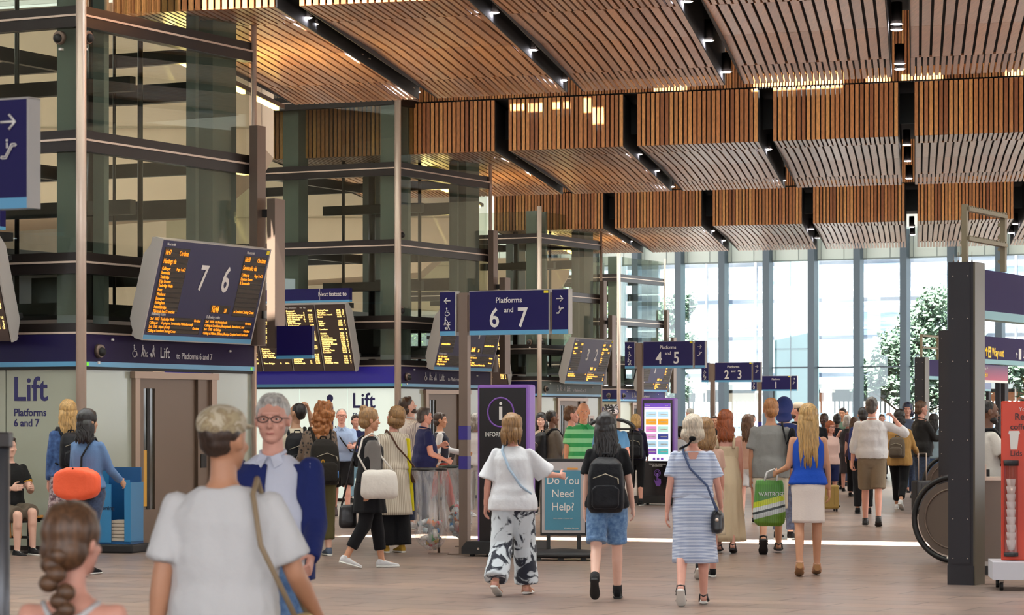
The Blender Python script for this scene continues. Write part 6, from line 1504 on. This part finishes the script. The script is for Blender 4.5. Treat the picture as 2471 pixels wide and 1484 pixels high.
# striped dress
p = ps['stripe'] = Person(1672, 23.6, 1.565, -6, 'person with grey-blonde hair in a white and blue striped midi dress', 'pink', fem=True, near=True, fat=1.15, arms=((-8,.18,10,.1),(8,.24,24,.10)), th=(-13,10), kn=(26,4), foot=(40,0))
sd = patt('breton','stripe',(128,142,178),(214,220,232),26); p.skirt(sd, 1.12, .40, w0=.165, w1=.215, d1=.25, pleat=.025, name='dress_skirt', sway=.02); p.top(sd, hem=1.0, sleeve=.72, loose=.030, sleeve_loose=.035, name='dress_top', neck=1.44); p.shoes(M_LEATHB, M_SOLEW, 'sandal'); p.hair(HW, 'bob', length=.10)
b = MB(); b.tube([p.HT((.0,-.115,1.55)), p.T((-.04,-.13,1.50)), p.T((-.12,-.06,1.46))], .010, 6); b.ball(p.HT((0,-.118,1.555)), .022, (1.4,.7,1), 10, 8); b.build('dark_ribbon', BLK, p.root)
b = MB(); b.prism([(-.045,1.43),(.06,1.43),(.0,1.28)], -.131, -.120, axis='y', M=p.U @ Matrix.Scale(p.k,4) @ Matrix.Translation((0,.008,p.dz))); b.build('open_back', skin('pink'), p.root)
crossbag(p, M_LEATHB, 'dark leather cross-body bag on the person in the striped dress', side=-1, bag=(.23,-.03,.78), size=(.30,.12,.22), strap_m=cloth('braided_strap',(78,92,124)), buckle=M_ALU)
p = Person(1702, 27.6, 1.57, 0, 'dark blonde person almost hidden behind the person in the striped dress', 'pink', fem=True, arms=ARMS(), **GAIT2)
p.top(cloth('dusty_pink',(198,160,142)), hem=.88, name='top', sleeve=.6); p.skirt(BEI, 1.0, .5, name='skirt'); p.shoes(BLK); p.hair(HDB, 'long', length=.15)
# ginger in beige dress
p = ps['ginger'] = Person(1752, 32.8, 1.63, -8, 'ginger-haired person in a long sleeveless beige dress', 'pink', fem=True, hyaw=-22, arms=ARMS(-6,8), th=(9,-8), kn=(4,12), foot=(0,12))
dr2 = cloth('linen_beige',(208,186,154)); p.skirt(dr2, 1.20, .14, w0=.145, d0=.115, w1=.24, d1=.24, pleat=.06, name='dress_skirt', np_=15); p.top(dr2, hem=1.1, sleeve=0, neck=1.33, loose=.012, name='dress_top')
b = MB()
for sg in (-1,1): b.tube([p.T((sg*.10,-.115,1.30)), p.T((sg*.105,-.09,1.40)), p.T((sg*.10,-.01,1.455)), p.T((sg*.10,.08,1.36))], .018, 8)
b.build('dress_strap', dr2, p.root); p.shoes(M_LEATHB, M_SOLEB, 'sandal'); p.hair(HGI, 'long', length=.20, n=80)
p = Person(1806, 42, 1.63, -5, 'long-haired brunette in a dusty pink top between the ginger and grey t-shirt people', 'pink', fem=True, arms=ARMS(), hyaw=-30, **GAIT2)
p.top(cloth('dusty_pink',(0,0,0)), sleeve=.5, name='top'); p.legs(WHT, hem=.7, loose=.02, name='shorts'); p.shoes(BLK); p.hair(HBR, 'long', length=.24)
# grey t-shirt man
p = ps['grey'] = Person(1860, 32.7, 1.77, -4, 'person with short sandy hair in a grey t-shirt and beige shorts', 'tan', hyaw=12, fat=1.1, arms=((2,.12,10,.04),(6,.14,16,.0)), th=(-14,14), kn=(24,6), foot=(42,0))
p.top(GRY, hem=.86, sleeve=.72, loose=.03, sleeve_loose=.032, fold=.013, name='t_shirt'); p.legs(cloth('pale_beige',(214,198,174)), hem=.98, loose=.026, name='shorts'); p.shoes(M_LEATHB, M_SOLEB, 'sandal'); p.hair(HSB, 'short')
crossbag(p, cloth('black_string',(24,22,24)), 'black drawstring bag on the right shoulder of the grey t-shirt person', bag=(.24,-.10,1.20), size=(.14,.10,.46), shoulder_only=True)
# hoodie, cap
p = ps['hood'] = Person(1893, 36.5, 1.80, -20, 'person in a navy hoodie with the hood up behind the grey t-shirt person', 'pale', arms=ARMS(), **STAND)
p.top(cloth('hoodie_blue',(38,52,104)), hem=.88, sleeve=1.9, loose=.035, name='hoodie'); b = MB(); b.ball(p.HT((0,-.015,1.67)), .12, (.95,1.1,1.1), 20, 14); b.ball(p.HT((0,-.03,1.54)), .10, (1.1,1,.8), 18, 10); link('hood', remesh(b,.01,2), MATS['cloth_hoodie_blue'], p.root); p.legs(DEND); p.shoes(BLK)
p = ps['wcap'] = Person(1924, 44, 1.80, 62, 'person in a white baseball cap and pale pink shirt facing left', 'pink', face=True, arms=ARMS(), **STAND)
p.top(cloth('pale_pink',(226,200,196)), sleeve=.7, name='shirt'); p.legs(NVY); p.shoes(BLK); p.hair(HB, 'crop'); p.beard(HB)
b = MB()
for c, r in (((0,-.018,1.705),(.088,.104,.066)),((0,-.13,1.685),(.055,.06,.012))):
    q = bmesh.ops.create_uvsphere(b.bm, u_segments=20, v_segments=12, radius=1)
    for v in q['verts']: v.co = p.HT((c[0]+v.co.x*r[0], c[1]+v.co.y*r[1], c[2]+v.co.z*r[2]))
link('cap', remesh(b,.008,2), cloth('cap_cream',(222,206,184)), p.root); backpack(p, BGN, 'black backpack on the person in the white cap', z=1.2)
# royal blue top
p = ps['royal'] = Person(1950, 28, 1.65, -4, 'person with very long blonde hair in a royal blue sleeveless top and white pencil skirt', 'tan', fem=True, near=False, fat=1.08, arms=((-4,.18,78,.45),(2,.17,12,.06)), hand=('grip','relax'), th=(-9,9), kn=(12,4), foot=(22,12))
p.skirt(cloth('white_skirt',(226,212,204)), .99, .53, w0=.16, w1=.175, d1=.15, pleat=.012, name='pencil_skirt'); p.top(cloth('royal_blue',(30,76,178)), hem=.93, sleeve=0, loose=.020, name='sleeveless_top'); p.shoes(cloth('nude_leather',(206,160,134)), cloth('cork',(168,124,84)), 'wedge'); p.hair(HBL, 'long', length=.46, n=110)
# carrier bag
pa, dr_, nn, tt = p.palm[0]; wp = p.W(pa)
def bag_mat():
    m = D.materials.new('green_leaf_print'); m.use_nodes = True; nt = m.node_tree; n = nt.nodes; l = nt.links
    tc = n.new('ShaderNodeTexCoord'); sx = n.new('ShaderNodeSeparateXYZ'); cr = n.new('ShaderNodeValToRGB'); cr.color_ramp.interpolation = 'CONSTANT'
    mp = n.new('ShaderNodeMapping'); mp.inputs['Rotation'].default_value = (0,.18,0); l.new(tc.outputs['Generated'], mp.inputs[0]); l.new(mp.outputs[0], sx.inputs[0]); l.new(sx.outputs[2], cr.inputs[0])
    e = cr.color_ramp.elements; e[0].position = 0; e[0].color = lin((96,136,30))+(1,); e[1].position = .14; e[1].color = lin((190,196,196))+(1,)
    for q, c in ((.24,(40,48,48)),(.29,(206,210,206)),(.38,(196,206,30)),(.50,(76,134,48))): x = e.new(q); x.color = lin(c)+(1,)
    w_ = n.new('ShaderNodeTexWave'); w_.inputs['Scale'].default_value = 14; w_.inputs['Distortion'].default_value = 3; l.new(tc.outputs['Object'], w_.inputs['Vector'])
    mx = n.new('ShaderNodeMix'); mx.data_type = 'RGBA'; mx.blend_type = 'MULTIPLY'; mx.inputs[0].default_value = .3
    l.new(cr.outputs[0], mx.inputs[6]); l.new(w_.outputs[0], mx.inputs[7]); l.new(mx.outputs[2], n['Principled BSDF'].inputs['Base Color']); n['Principled BSDF'].inputs['Roughness'].default_value = .4; return m
cb = thing('carrier_bag', (wp.x-.07, wp.y-.02, 0), 0, 'green striped supermarket carrier bag held beside the white skirt', 'carrier bag')
b = MB(); zt = wp.z-.06
b.loft([ell(Vector((0,0,zt-.46*q)), .155*q1, .07*q2, None, 24, 3) for q, q1, q2 in ((0,.85,.35),(.1,.92,.7),(.4,1,1),(.75,1.08,1.15),(.93,.98,1.05),(1,.75,.7))])
me = remesh(b,.008,2); folds(me,.006,(10,10,10)); link('bag_body', me, bag_mat(), cb)
for y in (-.03,.03): b = MB(); b.tube([(-.05,y,zt-.01),(-.02,y,zt+.08),(.05,y*.3,zt+.11),(.08,y,zt+.07),(.07,y,zt-.01)], .008, 8); b.build('handle', WHT, cb)
text('WAITROSE', (-.115,-.083,zt-.16), .062, WHT, cb, sx=.85)
# white shirt man on phone
p = ps['phone'] = Person(2104, 41, 1.84, -8, 'person in a rolled-sleeve white shirt and khaki shorts holding a phone to the ear', 'pink', fat=1.2, hyaw=-12, arms=((-2,.20,14,.10),(12,1.15,172,-.62)), hand=('hold','hold'), th=(8,-8), kn=(4,14), foot=(0,14))
p.legs(KHA, hem=.96, loose=.022, name='shorts'); p.top(WHT, hem=.93, sleeve=1.45, loose=.03, sleeve_loose=.03, fold=.012, name='shirt'); p.collar(WHT); p.shoes(M_LEATHB, M_SOLEB, 'shoe'); p.hair(hairm('salt_pepper',(78,70,66)), 'short')
b = MB(); b.loft([[p.T(v) for v in ell(Vector((0,0,z)), .190, .135)] for z in (.925,.955)]); b.build('belt', M_LEATHB, p.root)
# tan jacket
p = ps['tan'] = Person(2171, 48.5, 1.73, -20, 'dark-haired person in a tan jacket and black trousers walking with a grey backpack', 'tan', fem=True, fat=1.15, arms=((4,.14,20,.05),(22,.2,40,.1)), **GAIT)
p.legs(BLK, hem=1.8, name='trousers'); p.top(cloth('camel',(176,134,78)), hem=.80, sleeve=1.95, loose=.036, name='jacket', fold=.012); p.shoes(WHT, M_SOLEW); p.hair(HK, 'long', length=.10)
backpack(p, cloth('taupe',(96,84,72)), 'taupe backpack on the person in the tan jacket', w=.28, h=.36, z=1.12, straps=False)
# black jacket man
p = ps['blackj'] = Person(2224, 50, 1.86, -72, 'person in a black jacket and jeans facing right with an open hand out', 'pink', face=True, fat=1.15, arms=((10,.12,12,.05),(30,.14,58,.0)), hand=('grip','flat'), **STAND)
p.legs(DEND, name='jeans'); p.top(cloth('black_jacket',(30,28,28),.6), hem=.85, sleeve=1.95, loose=.04, name='jacket', fold=.012); p.collar(MATS['cloth_black_jacket']); p.shoes(M_LEATHB, M_SOLEB, 'shoe'); p.hair(HBR, 'short')
# person behind the portal
p = ps['wt3'] = Person(2386, 29.2, 1.765, -84, 'bearded person in off-white t-shirt walking right beside the orange stand', 'brown', face=True, arms=((-16,.12,12,.05),(26,.12,34,.05)), **GAIT)
p.top(cloth('off_white',(214,208,200)), hem=.88, sleeve=.7, loose=.028, sleeve_loose=.03, name='t_shirt'); p.legs(BEI, name='trousers'); p.shoes(WHT); p.hair(HK, 'crop'); p.beard(HK)
backpack(p, BGN, 'black backpack on the person passing behind the orange stand', z=1.2, w=.26, h=.4, dp=.14)
# far people
def far(u, d, top_v, rz, lab, sk, fem, hm, hs, tm, lm, sl=.6, hem=1.9, skirt_=None, face=False, arms=None, **kw):
    h = CH+(HV-top_v)*d/F
    p = Person(u, d, h/1.01, rz, lab, sk, fem=fem, face=face, arms=arms or ARMS(-8,8), **{**STAND, **kw}); p.fine = 1.5
    p.top(tm, sleeve=sl, loose=.024, hem=.88, name='top')
    if skirt_: p.skirt(lm, 1.0, skirt_, pleat=.03)
    else: p.legs(lm, hem=hem, loose=.016)
    p.shoes(BLK, M_SOLEB if tm != BLK else M_SOLEW)
    if hs: p.hair(hm, hs, length=.2)
    return p
far(2045, 61, 1003, -10, 'grey-haired person in a long dark dress with one arm raised at the middle distance', 'pink', True, hairm('silver',(186,180,172)), 'bob', cloth('charcoal_dress',(62,58,62)), MATS['cloth_charcoal_dress'], sl=0, skirt_=.42, arms=((30,.5,60,.3),(0,.1,10,.1)), **{})
far(2083, 46.5, 984, -6, 'dark-haired person in navy behind the person in the white shirt', 'tan', False, HK, 'short', NVY, BLK, 1.9)
far(1962, 47, 984, -4, 'dark-haired person directly behind the very long blonde hair', 'tan', False, HK, 'short', BLK, BLK)
far(1988, 53, 997, 150, 'dark-skinned person in a dark top facing forward in the middle distance', 'dark', False, HK, 'crop', cloth('charcoal',(0,0,0)), DEND, face=True)
far(2004, 50, 1017, 200, 'person with glasses and a pink top, low between the far walkers', 'pink', True, HGI, 'bob', cloth('blush',(226,190,180)), NVY, 1.0, .9, face=True).glasses()
far(2019, 62, 1001, 10, 'far person with a dark topknot in black', 'brown', True, HK, 'bun', BLK, BLK)
far(2040, 70, 990, 180, 'far bald person behind the grey-haired person', 'tan', False, HG, 'bald', KHA, DEND, face=True)
far(2033, 66, 985, 160, 'far person in a black cap-like haircut and green top', 'tan', False, HK, 'short', cloth('far_green',(90,110,90)), DEND)
far(2062, 57, 1008, -20, 'far brown-haired person beside the grey-haired person', 'pink', True, HBR, 'long', cloth('plum',(70,50,64)), BLK)
far(2190, 56, 972, 170, 'person with a dark blue cap facing forward behind the tan jacket', 'pink', True, hairm('blue_black',(34,40,72)), 'bob', cloth('far_slate',(90,100,120)), DEND, face=True)
far(2180, 60, 990, 178, 'far blonde person partly hidden behind the tan jacket', 'pink', True, HDB, 'bob', WHT, DEN, face=True)
far(2254, 53, 1000, -30, 'dark-haired person in a pale blue top beside the farthest portal', 'tan', True, HK, 'long', cloth('pale_teal',(150,170,180)), DEN)
far(1664, 72, 986, 60, 'far white-haired person in light blue seen past the touch screen totem', 'pink', False, hairm('silver',(0,0,0)), 'short', LBL, KHA)
far(1641, 56, 1030, 10, 'short far person with black hair beside the touch screen totem', 'tan', True, HK, 'bob', WHT, DEN)
far(1725, 64, 1004, 170, 'far person in black between the ginger hair and the sign post', 'tan', False, HB, 'short', BLK, DEND, face=True)
far(2365, 44, 1001, 20, 'far brown-haired person seen just right of the near portal column', 'tan', False, HBR, 'short', cloth('far_rust',(150,110,90)), DEND)
far(2128, 74, 1000, 175, 'far person in a green vest beyond the person on the phone', 'pink', False, HBR, 'short', cloth('far_lime',(120,150,90)), BLK, face=True)
far(1815, 66, 1001, 180, 'far person in white beyond the long-haired brunette', 'pink', False, HB, 'short', WHT, KHA, face=True)
far(858, 53, 1002, -160, 'far person in pale blue jeans behind the person in light blue shirt', 'pink', False, HB, 'short', cloth('navy',(0,0,0)), cloth('pale_jeans',(150,186,206)))
